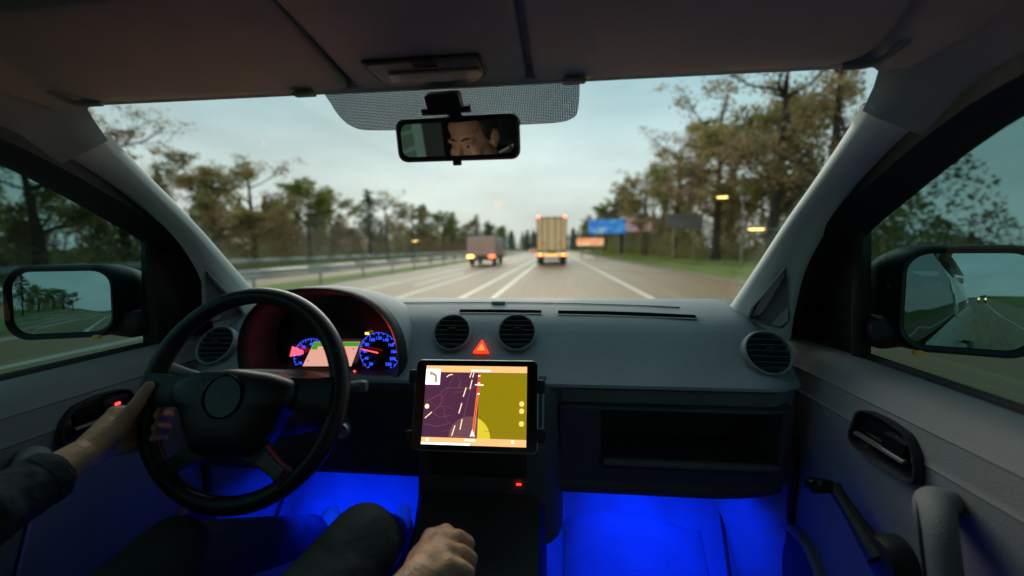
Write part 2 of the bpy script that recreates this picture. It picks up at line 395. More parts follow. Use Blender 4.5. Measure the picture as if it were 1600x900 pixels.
# ------------------------------------------------------------------ trees
def tree_meshes(seed, kind):
    rnd = random.Random(seed); tb = MB(); lv, lf = [], []
    H = 1.0*10
    def leaf(p, s):
        n = V((rnd.gauss(0, 1), rnd.gauss(0, 1), rnd.gauss(0, 1)+.4)).normalized(); u = n.orthogonal().normalized(); w = n.cross(u)
        a = rnd.random()*PI; u, w = u*math.cos(a)+w*math.sin(a), w*math.cos(a)-u*math.sin(a)
        o = len(lv); lv.extend([p-u*s, p-w*s*.55+n*s*.15, p+u*s, p+w*s*.55+n*s*.15]); lf.append((o, o+1, o+2, o+3))
    if kind == 'pine':
        lean = V((rnd.uniform(-.04, .04), rnd.uniform(-.04, .04), 0))
        tb.tube([V((0, 0, -.2)), lean*3+V((0, 0, 3)), lean*6+V((0, 0, 6.5)), lean*9+V((0, 0, 9.8))], [.22, .17, .11, .02], 8)
        for k in range(34):
            h = 2.6+7.1*(k/34)**.9; L = (1-((h-2.0)/8.2)**1.3)*2.5*rnd.uniform(.6, 1.15)+.2; a = k*2.4+rnd.uniform(-.4, .4)
            d = V((math.cos(a), math.sin(a), rnd.uniform(-.15, .25))); b0 = lean*h+V((0, 0, h))
            tb.tube([b0, b0+d*L*.6, b0+d*L+V((0, 0, .12*L))], [.045, .025, .008], 4)
            for q in range(int(50+L*70)):
                t = rnd.random()**.7; p = b0+d*L*t+V((rnd.gauss(0, .16), rnd.gauss(0, .16), rnd.gauss(0, .14)))*(.4+L*.5); leaf(p, rnd.uniform(.05, .14))
    else:
        fork = rnd.uniform(1.6, 3.0); bend = V((rnd.uniform(-.5, .5), rnd.uniform(-.5, .5), 0))
        top = bend+V((0, 0, 8.6))
        tb.tube(spline([V((0, 0, -.2)), V((0, 0, fork)), bend*.6+V((0, 0, 5.5)), top], 4), [mix(.26, .03, i/12) for i in range(13)], 8)
        tips = []
        dens = {'full': 1.0, 'sparse': .42, 'bush': 1.2}[kind]
        for k in range(15):
            h = rnd.uniform(fork, 8.0); a = k*2.4+rnd.uniform(-.5, .5); L = rnd.uniform(1.6, 3.0)*(1-.45*abs(h-5)/5)
            b0 = bend*.6*min(1, h/5.5)+V((0, 0, h)); d = V((math.cos(a), math.sin(a), rnd.uniform(.35, .9))).normalized()
            m1 = b0+d*L*.5+V((rnd.gauss(0, .15), rnd.gauss(0, .15), 0)); e1 = b0+d*L+V((0, 0, .25))
            tb.tube([b0, m1, e1], [.075, .045, .015], 5); tips += [(m1, .5), (e1, .75)]
            for q in range(4):
                s0 = m1.lerp(e1, rnd.random()); dd = (d+V((rnd.gauss(0, .6), rnd.gauss(0, .6), rnd.gauss(.1, .4)))).normalized(); e2 = s0+dd*rnd.uniform(.6, 1.3)
                tb.tube([s0, s0.lerp(e2, .5)+V((0, 0, .06)), e2], [.026, .016, .005], 3); tips.append((e2, .6))
                for r_ in range(2):
                    e3 = e2+V((rnd.gauss(0, .35), rnd.gauss(0, .35), rnd.uniform(0, .55))); tb.tube([s0.lerp(e2, .7), e3], [.012, .004], 3); tips.append((e3, .45))
        for p, s in tips:
            if rnd.random() < .12: continue
            for q in range(int(52*dens*rnd.uniform(.5, 1.5))):
                g = V((rnd.gauss(0, 1), rnd.gauss(0, 1), rnd.gauss(0, .8)))*s*.42; leaf(p+g, rnd.uniform(.045, .115)*(1.2 if dens > .5 else 1))
    lm = bpy.data.meshes.new('crown'); lm.from_pydata([tuple(p) for p in lv], [], lf); lm.update()
    return tb, lm
PROTO = {}
def proto(key, seed, kind, lmat):
    tb, lm = tree_meshes(seed, kind); tm = tb.mesh('trunk'); fix_normals(tm); tm.materials.append(M['bark']); lm.materials.append(M[lmat])
    for p in tm.polygons: p.use_smooth = True
    PROTO[key] = (tm, lm)
for key, seed, kind, lmat in (('olive', 11, 'full', 'leaf_olive'), ('olive2', 12, 'full', 'leaf_olive'), ('brown', 13, 'sparse', 'leaf_brown'), ('brown2', 14, 'sparse', 'leaf_brown'), ('green', 15, 'full', 'leaf_green'), ('pine', 16, 'pine', 'leaf_pine'), ('pine2', 17, 'pine', 'leaf_pine')):
    proto(key, seed, kind, lmat)
def tree(key, x, y, h, rz, label, group, z=0.0, wide=1.0):
    t = empty('pine_tree' if key.startswith('pine') else 'roadside_tree', (x, y, z)); tag(t, label, 'tree', group)
    t.rotation_euler = (0, 0, rz); t.scale = (h/10*wide, h/10*wide, h/10)
    for nm, me in zip(('trunk', 'crown'), PROTO[key]):
        o = bpy.data.objects.new(nm, me); col.objects.link(o); o.parent = t
    return t
ORD = ['nearest', 'second', 'third', 'fourth', 'fifth', 'sixth', 'seventh', 'eighth', 'ninth', 'tenth', 'eleventh', 'twelfth', 'thirteenth', 'fourteenth', 'fifteenth', 'sixteenth', 'seventeenth', 'eighteenth', 'nineteenth', 'twentieth']
NAMES = {'olive': 'olive leafy tree', 'olive2': 'broad olive tree', 'brown': 'half-bare brown tree', 'brown2': 'thin brown tree', 'green': 'dull green tree', 'pine': 'dark pine', 'pine2': 'slim dark pine'}
rt = random.Random(5)
RIGHT = [('brown', 17.5, 29, 16), ('brown2', 15.6, 32, 15), ('olive', 17.5, 36, 14.5), ('brown', 15.0, 41, 15.5), ('olive2', 17.8, 45, 14.5), ('brown2', 14.6, 53, 15), ('green', 17, 62, 14), ('olive', 14.8, 72, 15), ('brown', 17, 83, 15.5), ('pine', 14.6, 95, 14.5), ('olive2', 16.5, 108, 14), ('green', 14.5, 124, 14), ('pine2', 16, 142, 15), ('olive', 14, 163, 13), ('green', 15.5, 188, 14)]
for i, (k, x, y, h) in enumerate(RIGHT):
    tree(k, x, y, h, rt.random()*6, f'{NAMES[k]}, {ORD[i]} in the row right of the road', 'trees along the right verge', .55, rt.uniform(1.0, 1.35))
LEFT = [('brown', -28, 14, 9.5), ('olive', -27.5, 20, 9.0), ('brown2', -29, 26, 10.5), ('olive2', -27.6, 32, 9), ('brown', -29.5, 39, 10.5), ('green', -28, 46, 9.5), ('olive', -29.5, 54, 10), ('pine', -28, 62, 10.5), ('brown2', -29, 71, 11), ('olive2', -28, 81, 10.5), ('pine2', -29, 92, 11.5), ('green', -28, 104, 11), ('pine', -29, 118, 12), ('olive', -28, 134, 11.5), ('pine2', -28.5, 152, 13), ('pine', -27.5, 172, 13), ('green', -28, 196, 13), ('pine2', -27, 224, 14)]
for i, (k, x, y, h) in enumerate(LEFT):
    tree(k, x, y, h, rt.random()*6, f'{NAMES[k]}, {ORD[i]} in the row beyond the far left guardrail', 'trees along the left embankment', .3, rt.uniform(1.1, 1.5))
for i, (k, x, y, h) in enumerate([('pine', -27, -58, 12), ('olive', -28, -74, 11), ('green', -27, -90, 12), ('pine2', -28, -108, 12), ('olive2', -27, -128, 12)]):
    tree(k, x, y, h, rt.random()*6, f'{NAMES[k]}, {ORD[i]} behind the van in the driver side mirror', 'trees behind the van', .3, rt.uniform(1.1, 1.5))
# a far-off wood that reads as one mass: second rows and the end of the road
def wood(name, label, spots, seed, lm='leaf_olive'):
    rnd = random.Random(seed); vs_, fs = [], []
    for (x, y, h, r) in spots:
        tall = rnd.random() < .4
        for q in range(820):
            a = rnd.random()*2*PI; t = rnd.random(); rr = r*(1-t)**(.9 if tall else .45)*math.sqrt(rnd.random()); s = rnd.uniform(.13, .34)*max(.45, h/10)
            p = V((x+rr*math.cos(a), y+rr*math.sin(a), .4+h*t*.97)); u = V((rnd.gauss(0, 1), rnd.gauss(0, 1), rnd.gauss(0, 1))).normalized(); w = u.orthogonal().normalized()
            o = len(vs_); vs_ += [p-u*s, p-w*s*.6, p+u*s, p+w*s*.6]; fs.append((o, o+1, o+2, o+3))
    me = bpy.data.meshes.new(name); me.from_pydata([tuple(p) for p in vs_], [], fs); me.update()
    o = bpy.data.objects.new(name, me); col.objects.link(o); me.materials.append(M[lm]); tag(o, label, 'wood'); o['kind'] = 'stuff'; return o
rw = random.Random(9)
wood('wood', 'low olive wood behind the left row of trees', [(-33-rw.random()*14, -150+i*2.3+rw.random()*2, rw.uniform(5.5, 9.2), rw.uniform(2.2, 3.4)) for i in range(175)], 21)
wood('wood', 'brown-green wood behind the right row of trees', [(20+rw.random()*10, -60+i*2.2+rw.random()*2, rw.uniform(6, 10.5) if i > 44 else rw.uniform(1.5, 3.2), rw.uniform(1.9, 3.0)) for i in range(130)], 22, 'leaf_brown')
wood('wood', 'distant dark wood closing the end of the road', [(rw.uniform(-75, 50), rw.uniform(270, 330), rw.uniform(9, 15), rw.uniform(3, 5)) for i in range(90)], 23, 'leaf_pine')
wood('wood', 'undergrowth at the foot of the left trees', [(-26.5-rw.random()*4, -30+i*1.7, rw.uniform(2.6, 5.2), rw.uniform(1.4, 2.4)) for i in range(130)], 24, 'leaf_brown')
wood('wood', 'undergrowth at the foot of the right trees', [(14.5+rw.random()*5, 16+i*1.7, rw.uniform(2.2, 5.5), rw.uniform(1.3, 2.3)) for i in range(100)], 25)

# ------------------------------------------------------------------ street lamps and boards
emis('lamp_glow', (1, .62, .16), 7.0)
mat('lamp_pole', (.34, .34, .32), .6, metal=.4)
def street_lamp(x, y, h, arm, label):
    t = thing('street_lamp', label, 'street lamp', (x, y, 0), 'lit street lamps')
    mb = MB(); mb.tube([V((x, y, 0)), V((x, y, h*.5)), V((x, y, h-.25))], [.09, .075, .055], 8); obj('pole', mb, M['lamp_pole'], t)
    mb = MB(); mb.tube(spline([V((x, y, h-.25)), V((x+arm*.3, y, h)), V((x+arm, y, h+.08))], 5), .035, 6); obj('arm', mb, M['lamp_pole'], t)
    mb = MB(); mb.rbox((x+arm*1.25, y, h+.12), (abs(arm)*.75, .28, .14), .05); obj('lamp_head', mb, M['lamp_pole'], t)
    mb = MB(); mb.rbox((x+arm*1.27, y, h+.04), (abs(arm)*.6, .22, .05), .02); obj('lamp_glass', mb, M['lamp_glow'], t)
p = at(1136, 309, 34); street_lamp(p.x+1.2, p.y, p.z, -1.2, 'lit street lamp among the upper branches at the right')
p = at(1192, 359, 27); street_lamp(p.x+1.4, p.y, p.z, -1.4, 'lit low street lamp right of the road above the grass')
p = at(645, 377, 62); street_lamp(p.x-1.4, p.y, p.z, 1.4, 'small lit street lamp by the left treeline')
def poster(name, c1, c2, c3, s, sc_):
    m = emis(name, c1, s); nt = m.node_tree; n = nt.nodes; l = nt.links; b = n['Principled BSDF']; t = n.new('ShaderNodeTexCoord')
    v = n.new('ShaderNodeTexNoise'); v.inputs['Scale'].default_value = sc_; v.inputs['Detail'].default_value = 3; mpn = n.new('ShaderNodeMapping'); mpn.inputs['Scale'].default_value = (.55, 1, 1.5); l.new(t.outputs['Object'], mpn.inputs[0]); l.new(mpn.outputs[0], v.inputs[0])
    r = n.new('ShaderNodeValToRGB'); r.color_ramp.elements[0].color = (*c1, 1); r.color_ramp.elements[0].position = .46; r.color_ramp.elements[1].color = (*c3, 1); r.color_ramp.elements[1].position = .66
    e = r.color_ramp.elements.new(.55); e.color = (*c2, 1); l.new(v.outputs[0], r.inputs[0]); l.new(r.outputs[0], b.inputs['Emission Color']); l.new(r.outputs[0], b.inputs['Base Color'])
poster('sign_blue', (.02, .16, .60), (.04, .30, .70), (.30, .45, .60), .45, .9); poster('sign_orange', (.85, .30, .12), (.9, .45, .25), (.9, .6, .45), .6, 1.2); poster('sign_pink', (.45, .25, .24), (.6, .42, .38), (.35, .30, .42), .32, .8)
mat('sign_grey', (.16, .20, .26), .5, var=.2, vscale=1); mat('sign_back', (.2, .2, .2), .6)
def board(c, w, h, m, label, legs=2):
    c = V(c); t = thing('roadside_board', label, 'billboard', (c.x, c.y, 0), 'lit boards by the right verge')
    mb = MB(); mb.rbox(c+V((0, .06, 0)), (w+.16, .1, h+.16), .03); obj('frame', mb, M['sign_back'], t)
    mb = MB(); mb.box(c+V((0, -.01, 0)), (w, .03, h)); obj('panel', mb, M[m], t, smooth=0)
    for k in range(legs):
        x = c.x + (k-(legs-1)/2)*w*.6
        mb = MB(); mb.tube([V((x, c.y+.15, 0)), V((x, c.y+.15, c.z+h*.3))], .08, 8); obj('post', mb, M['lamp_pole'], t)
board(at(948, 354, 62), 5.2, 2.0, 'sign_blue', 'blue lit board on posts right of the truck')
board(at(922, 378, 58), 3.6, 1.0, 'sign_orange', 'orange lit board below the blue one')
board(at(993, 350, 70), 5.0, 2.4, 'sign_pink', 'pale pink board right of the blue one')
board(at(1070, 345, 44), 3.4, 1.3, 'sign_grey', 'dull grey-blue board farther right before the trees')
# ------------------------------------------------------------------ vehicles on the road
emis('tail_red', (1, .10, .03), 7); emis('tail_orange', (1, .42, .08), 9); emis('marker', (1, .16, .06), 7); emis('head_warm', (1, .50, .14), 12); emis('plate', (1, .62, .10), .9)
mat('trailer', (.74, .69, .46), .5, var=.08, vscale=1.2); mat('trailer_edge', (.10, .09, .08), .5); mat('tyre', (.012, .012, .012), .85); mat('chassis', (.03, .03, .032), .6, metal=.4)
mat('reflector', (.85, .42, .04), .35, emit=(1, .4, .02), estr=.12)
def wheel(t, x, y, z, r, w, name='wheel'):
    e_ = empty(name, (x, y, z), t)
    mb = MB(); mb.lathe([(r*.55, -w/2), (r*.92, -w/2), (r, -w*.36), (r, w*.36), (r*.92, w/2), (r*.55, w/2)], (x, y, z), (1, 0, 0), 24); obj('tyre', mb, M['tyre'], e_)
    mb = MB(); mb.lathe([(.01, w*.3), (r*.3, w*.34), (r*.56, w*.2), (r*.56, -w*.2), (r*.3, -w*.34), (.01, -w*.3)], (x, y, z), (1, 0, 0), 18); obj('rim', mb, M['galvanised'], e_)
def truck(c, W, H, L, label, hi=True):
    x, y = c; t = thing('lorry_trailer', label, 'truck', (x, y, 0))
    z0 = 1.12; zt = H
    mb = MB(); mb.box((x, y+L/2+.06, (z0+zt)/2), (W-.06, L, zt-z0-.06)); obj('box_body', mb, M['trailer'], t, smooth=0)
    mb = MB()
    for sx in (-1, 1): mb.box((x+sx*(W/2-.05), y+.03, (z0+zt)/2), (.10, .10, zt-z0))
    mb.box((x, y+.03, zt-.055), (W-.2, .10, .11)); mb.box((x, y+.03, z0+.06), (W-.2, .10, .12)); obj('rear_frame', mb, M['trailer_edge'], t, smooth=0, bevel=.012)
    for sx in (-1, 1):
        d = empty('door', (x+sx*W/4, y, (z0+zt)/2), t)
        w = W/2-.11; mb = MB(); rows = []
        n = 36
        for zz in (z0+.13, zt-.12):
            rows.append([V((x+sx*(.012+w*i/n), y+.02-.018*(1 if (i*6//n) % 2 else 0), zz)) for i in range(n+1)])
        mb.grid(rows); o = obj('door_panel', mb, M['trailer'], d, smooth=0); s = o.modifiers.new('s', 'SOLIDIFY'); s.thickness = .02
        for fx in (.28, .70):
            mb = MB(); mb.tube([V((x+sx*(fx*w), y-.03, z0+.05)), V((x+sx*(fx*w), y-.03, zt-.06))], .035, 6); obj('lock_rod', mb, M['trailer_edge'], d)
        mb = MB(); mb.box((x+sx*(fx*w-.14), y-.045, z0+.75), (.36, .03, .05)); obj('lever', mb, M['trailer_edge'], d, smooth=0)
        mb = MB(); mb.box((x+sx*(W/2-.36), y-.012, z0+.72), (.17, .01, .52)); obj('reflector', mb, M['reflector'], d, smooth=0)
        for hz in (.25, .5, .75):
            mb = MB(); mb.box((x+sx*(W/2-.12), y-.035, mix(z0, zt, hz)), (.14, .03, .09)); obj('hinge', mb, M['galvanised'], d, smooth=0)
        mb = MB(); mb.rbox((x+sx*(W/2-.16), y-.05, zt+.01), (.2, .06, .12), .02); obj('marker_lamp', mb, M['marker'], t)
        l = empty('lamp_cluster', (x+sx*(W/2-.32), y-.03, .88), t)
        mb = MB(); mb.rbox((x+sx*(W/2-.30), y+.03, .88), (.62, .08, .24), .03); obj('lamp_housing', mb, M['trailer_edge'], l)
        for q, mm in ((-.2, 'tail_red'), (0, 'tail_orange'), (.2, 'tail_red')):
            mb = MB(); mb.lathe([(.01, .03), (.07, .022), (.088, 0), (.088, -.02)], (x+sx*(W/2-.30)+sx*q, y-.005, .88), (0, -1, 0), 16); obj('lamp', mb, M[mm], l)
        mb = MB(); mb.box((x+sx*(W/2-.32), y+.5, .42), (.6, .02, .62)); obj('mudflap', mb, M['tyre'], t, smooth=0)
        for yy in (1.2, 2.5, 3.8): wheel(t, x+sx*(W/2-.25), y+yy, .52, .52, .38)
    mb = MB(); mb.box((x, y+.03, .88), (1.0, .05, .22)); obj('number_plate', mb, M['plate'], t, smooth=0)
    mb = MB(); mb.rbox((x, y+.1, .55), (W-.15, .12, .14), .02); mb.box((x, y+L*.5, .98), (.9, L*.98, .22)); obj('bumper', mb, M['chassis'], t)
    return t
tp = az(862, 414, 0)
truck((tp.x, 36.0), 2.55, 4.05, 13.0, 'tall cream lorry trailer with lit tail lamps straight ahead')
mat('box_grey', (.40, .34, .35), .5, var=.08); mat('car_red', (.25, .02, .02), .3, coat=.5); mat('car_grey', (.12, .13, .14), .3, coat=.5)
def box_truck(c, label):
    x, y = c; t = thing('box_truck', label, 'truck', (x, y, 0)); W, H, L = 2.35, 2.45, 5.5; z0 = .85
    mb = MB(); mb.rbox((x, y+L/2, (z0+H)/2), (W, L, H-z0), .05); obj('box_body', mb, M['box_grey'], t)
    for sx in (-1, 1):
        mb = MB(); mb.box((x+sx*W*.25, y-.012, (z0+H)/2), (W*.46, .02, H-z0-.2)); obj('door', mb, M['box_grey'], t, smooth=0, bevel=.005)
        mb = MB(); mb.rbox((x+sx*(W/2-.28), y-.02, .80), (.5, .06, .17), .02); obj('tail_lamp', mb, M['tail_orange' if sx < 0 else 'tail_red'], t)
        for yy in (1.1, 4.9): wheel(t, x+sx*(W/2-.22), y+yy, .42, .42, .28)
    mb = MB(); mb.rbox((x, y+L+.85, 1.35), (2.05, 1.5, 1.7), .15); obj('cab', mb, M['box_grey'], t)
    mb = MB(); mb.rbox((x, y+.05, .55), (W-.2, .12, .13), .02); mb.box((x, y+L*.5, .78), (.9, L, .2)); obj('bumper', mb, M['chassis'], t)
    return t
bp_ = az(752, 416, 0); box_truck((bp_.x, bp_.y), 'small grey box truck with glowing tail lamps in the left lane')
def car(c, label, paint, head=False, L=4.3, W=1.75, H=1.46):
    "c: middle of the end that faces the camera; head: that end is the front, and the car is behind us"
    x, y = c; sg = 1 if not head else -1; t = thing('passenger_car', label, 'car', (x, y, 0))
    # side profile lofted across the width
    prof = [(0, .38), (.0, .72), (.06, .86), (.55, .95), (1.05, H-.06), (1.6, H), (2.4, H-.03), (3.15, 1.0), (4.1, .86), (4.28, .7), (4.3, .38)]
    if head: prof = [(L-a, b) for a, b in prof][::-1]
    rings = []
    for u in (-1, -.92, -.7, 0, .7, .92, 1):
        k = {1: .93, .92: .985, .7: 1, 0: 1.008}[abs(u)]
        rings.append([V((x+u*W/2*(1 if b < 1.0 else .80 if abs(u) == 1 else .86), y+(L/2+(a-L/2)*(k if abs(u) > .8 else 1)) , b*(.97 if abs(u) == 1 else 1))) for a, b in prof])
    mb = MB(); mb.loft(rings); obj('body', mb, M[paint], t, smooth=50)
    zz = [(.62, .99), (1.08, H-.09)] if not head else [(.30, .0), (0, 0)]
    y0, z0, y1, z1 = (.58, 1.0, 1.0, H-.1) if not head else (1.22, 1.02, 1.85, H-.09)
    mb = MB(); mb.prism([V((x-.62, y+y0-.03, z0)), V((x+.62, y+y0-.03, z0)), V((x+.55, y+y1-.03, z1)), V((x-.55, y+y1-.03, z1))], (0, -.015, .01)); obj('window', mb, M['black_gloss'], t, smooth=0)
    for sx in (-1, 1):
        mb = MB(); mb.rbox((x+sx*(W/2-.24), y+.01, .74), (.36, .09, .15), .03); obj('headlight' if head else 'tail_lamp', mb, M['head_warm' if head else 'tail_red'], t)
        for yy in (.75, 3.45): wheel(t, x+sx*(W/2-.12), y+yy, .31, .31, .2)
    mb = MB(); mb.rbox((x, y-.005, .5), (.52, .03, .12), .01); obj('number_plate', mb, M['kerb_stone'], t)
    mb = MB(); mb.rbox((x, y+.0, .40), (W-.2, .10, .16), .04); obj('bumper', mb, M['chassis'], t)
    if head: t.rotation_euler = (0, 0, PI)
    return t
q = az(797, 397.5, 0); car((q.x, 88), 'car with red tail lamps left of the trailer far ahead', 'car_red')
car((-3.4, 140), 'distant grey car just left of the trailer', 'car_grey')
car((-6.6, 128), 'distant dark car ahead of the box truck', 'car_grey')
car((2.1, -52), 'following car with lit headlamps, seen in the passenger side mirror', 'car_grey', head=True)

# ================================================================== THE VAN WE SIT IN
# ------------------------------------------------------------------ ceiling and floor (the cabin's setting)
def ceil_z(x, y):
    a = abs(x); z = 1.676 + .028*sstep(.69, .30, y) + .012*(1-(x/.6)**2)*sstep(.69, .5, y)
    if a > .58: z -= .115*((a-.58)/.16)**2
    return z
mb = MB(); xs = [-.665+1.33*i/48 for i in range(49)]; ys = [.692, .66, .6, .52, .42, .3, .1, -.2, -.6, -1.1, -1.7, -2.2]
mb.grid([[V((x, y, ceil_z(x, y))) for x in xs] for y in ys])
ceiling = struct(obj('car_ceiling', mb, M['headliner'], smooth=60, recalc=False))
mb = MB(); fl = [(-2.2, .52), (.60, .52), (.85, .52), (.95, .52), (.99, .53), (1.02, .55), (1.05, .575), (1.08, .60), (1.10, .62), (1.13, .655), (1.16, .69), (1.20, .74), (1.25, .84), (1.27, 1.0), (1.27, 1.23)]
def floor_z(x, y, z):
    t = max(0, 1-abs((x-.02)/.15)**4) if abs(x-.02) < .15 else 0
    return z + t*.16*sstep(1.3, .9, y) + (.035*sstep(.20, .26, x)*sstep(.50, .44, x)*sstep(1.02, 1.12, y) + .02*sstep(.30, .34, x)*sstep(.42, .38, x)*sstep(1.1, 1.2, y))*sstep(1.25, 1.19, y) + .03*sstep(-.62, -.55, x)*sstep(-.42, -.48, x)*sstep(1.0, 1.1, y)*sstep(1.25, 1.19, y)
fxs = [-.76+1.52*i/76 for i in range(77)]
mb.grid([[V((x, y, floor_z(x, y, z))) for x in fxs] for y, z in fl])
floor = struct(obj('car_floor', mb, M['carpet'], smooth=60, recalc=False))
# carpet seams and a floor mat in each footwell
for x0, x1 in ((-.60, -.16), (.20, .57)):
    mb = MB()
    def onf(x, y): return V((x, y, floor_z(x, y, interp(fl, y))+.008))
    ol = [(x0, .72), (x0, 1.0), (x0+.03, 1.115), (x1-.03, 1.115), (x1, 1.0), (x1, .72)]
    g = []
    for yy in (.72, .85, .95, 1.0, 1.04, 1.08, 1.115):
        g.append([onf(mix(x0, x1, i/8), yy) for i in range(9)])
    mb.grid(g); o = obj('floor_mat', mb, M['carpet'], floor); s = o.modifiers.new('s', 'SOLIDIFY'); s.thickness = .012; s.offset = 1; o.modifiers.new('bv', 'BEVEL').width = .006

# ------------------------------------------------------------------ van body outside (seen in the door mirrors)
body = thing('van_body', 'pale painted body of the van, seen in the right door mirror', 'van body', (0, -.6, .2))
for sx in (-1, 1):
    # flank behind the front door, with sill
    prof = [(.80, .30), (.87, .42), (.885, .70), (.88, .95), (.865, 1.10), (.84, 1.17)]
    mb = MB(); mb.grid([[V((sx*a, y, b)) for a, b in prof] for y in (-.33, -.8, -1.4, -2.0, -2.5)]); o = obj('side_panel', mb, M['paint'], body)
    mb = MB(); mb.tube([V((sx*.888, -.06, .985)), V((sx*.915, -.08, .985)), V((sx*.915, -.24, .985)), V((sx*.888, -.26, .985))], .013, 8)
    obj('outside_handle', mb, M['black'], body)
    mb = MB(); mb.prism([V((sx*.838, -.33, 1.175)), V((sx*.838, -.48, 1.175)), V((sx*.755, -.40, 1.60)), V((sx*.755, -.25, 1.60))], V((-sx*.05, 0, 0))); obj('centre_pillar', mb, M['paint'], body, smooth=0)
    mb = MB(); mb.prism([V((sx*.838, -1.6, 1.175)), V((sx*.838, -2.5, 1.175)), V((sx*.755, -2.45, 1.60)), V((sx*.755, -1.5, 1.60))], V((-sx*.05, 0, 0))); obj('rear_pillar', mb, M['paint'], body, smooth=0)
    mb = MB(); mb.prism([V((sx*.835, -.48, 1.18)), V((sx*.835, -1.6, 1.18)), V((sx*.757, -1.5, 1.595)), V((sx*.757, -.40, 1.595))], V((-sx*.005, 0, 0))); obj('rear_side_window', mb, M['rear_glass'], body, smooth=0)
    mb = MB(); mb.grid([[V((sx*.78, y, z)) for y in (-.45, -2.45)] for z in (.45, 1.17)]); obj('rear_trim', mb, M['seat'], body, smooth=0)
rows = []
for y, dz in ((.72, 0), (.5, .04), (0, .06), (-1, .06), (-2.4, .03)):
    rows.append([V((.80*math.sin(a), y, 1.60+dz+.105*math.cos(a)**.5 if abs(a) < 1.55 else 1.60)) for a in [(-1.5+3.0*i/24) for i in range(25)]])
mb = MB(); mb.grid(rows); obj('roof', mb, M['paint'], body, smooth=50)
mb = MB(); mb.grid([[V((x, 1.24+.05*(1-(x/.8)**2), 1.22)) for x in (-.8, -.4, 0, .4, .8)], [V((x, 1.55+.08*(1-(x/.8)**2), 1.10)) for x in (-.8, -.4, 0, .4, .8)], [V((x, 1.95+.1*(1-(x/.8)**2), .92)) for x in (-.78, -.4, 0, .4, .78)], [V((x, 2.1, .5)) for x in (-.75, -.4, 0, .4, .75)]]); obj('bonnet', mb, M['paint'], body)
mb = MB(); mb.grid([[V((x, -2.5, z)) for x in (-.83, .83)] for z in (.3, 1.12)]); mb.grid([[V((x, -2.48, z)) for x in (-.78, .78)] for z in (1.55, 1.66)]); obj('tailgate', mb, M['paint'], body, smooth=0)
mb = MB(); mb.grid([[V((-.80, -2.495, 1.12)), V((.80, -2.495, 1.12))], [V((-.76, -2.475, 1.55)), V((.76, -2.475, 1.55))]]); obj('rear_window', mb, M['rear_glass'], body, smooth=0)

# our own headlamps, lit: they warm the trailer ahead; the road's glow is in its colour
emis('headlamp', (1, .70, .38), 3)
for sx in (-1, 1):
    mb = MB(); mb.loft([[V((sx*.62+a*k, y, .72+b_*k)) for a, b_ in rrect(.26, .17, .05, 4)] for k, y in ((1, 2.02), (1, 2.09), (.8, 2.12))]); hl = obj('headlamp', mb, M['headlamp'], body)
    li = bpy.data.lights.new('headlamp_beam', 'SPOT'); li.energy = 5000; li.color = (1, .50, .17); li.spot_size = math.radians(64); li.spot_blend = .9; li.shadow_soft_size = .08
    lo_ = bpy.data.objects.new('headlamp_beam', li); col.objects.link(lo_); lo_.parent = hl; lo_.location = (0, .12, 0); lo_.rotation_euler = (math.radians(86.5), 0, 0)

# ------------------------------------------------------------------ windscreen
wsT = thing('windscreen', 'wide raked front windscreen with dotted sun band at the top', 'windscreen', (0, 1.05, 1.22))
def ws(u, v):
    "u across -1..1, v 0 top .. 1 base"
    x = u*mix(.668, .735, v); yb = 1.205-.11*u*u; y = mix(.674, yb, v); z = mix(1.672, 1.20, v) + .018*math.sin(PI*v)
    return V((x, y + .012*math.sin(PI*v), z))
mb = MB(); mb.grid([[ws(-1+2*i/28, j/14) for i in range(29)] for j in range(15)]); obj('glass_pane', mb, M['windscreen'], wsT, smooth=60)
def ws_ray(px, py, off=.004):
    "where the sight line through a pixel meets the glass, set back a little into the cabin"
    d = ray(px, py); lo, hi = .60, 1.25
    for _ in range(40):
        m_ = (lo+hi)/2; p = CAM+d*(m_/d.y)
        v = (m_-.674)/(1.205-.11*(p.x/.70)**2-.674); g = mix(1.672, 1.20, v) + .018*math.sin(PI*max(0, min(1, v)))
        if p.z < g: lo = m_
        else: hi = m_
    return V((p.x, p.y-off, p.z-off*.8))
# dotted band
m = bpy.data.materials.new('frit'); m.use_nodes = True; nt = m.node_tree; n = nt.nodes; l = nt.links
b = n['Principled BSDF']; b.inputs['Base Color'].default_value = (.035, .035, .04, 1); b.inputs['Roughness'].default_value = .5
t = n.new('ShaderNodeTexCoord'); sp = n.new('ShaderNodeSeparateXYZ'); l.new(t.outputs['Object'], sp.inputs[0])
K = 2*PI/.0040
def math_(op, a, b_=None):
    q = n.new('ShaderNodeMath'); q.operation = op
    for i, x in enumerate((a, b_)):
        if x is None: continue
        if isinstance(x, (int, float)): q.inputs[i].default_value = x
        else: l.new(x, q.inputs[i])
    return q.outputs[0]
sl_ = math_('SUBTRACT', math_('MULTIPLY', sp.outputs['Y'], .75), math_('MULTIPLY', sp.outputs['Z'], .66))
sx_ = math_('SINE', math_('MULTIPLY', math_('ADD', sp.outputs['X'], sl_), K*.70)); sy_ = math_('SINE', math_('MULTIPLY', math_('SUBTRACT', sp.outputs['X'], sl_), K*.70))
dots = math_('LESS_THAN', math_('MULTIPLY', sx_, sy_), .52)
trn = n.new('ShaderNodeBsdfTransparent'); mxs = n.new('ShaderNodeMixShader'); l.new(dots, mxs.inputs[0]); l.new(trn.outputs[0], mxs.inputs[1]); l.new(b.outputs[0], mxs.inputs[2]); l.new(mxs.outputs[0], n['Material Output'].inputs[0]); M['frit'] = m
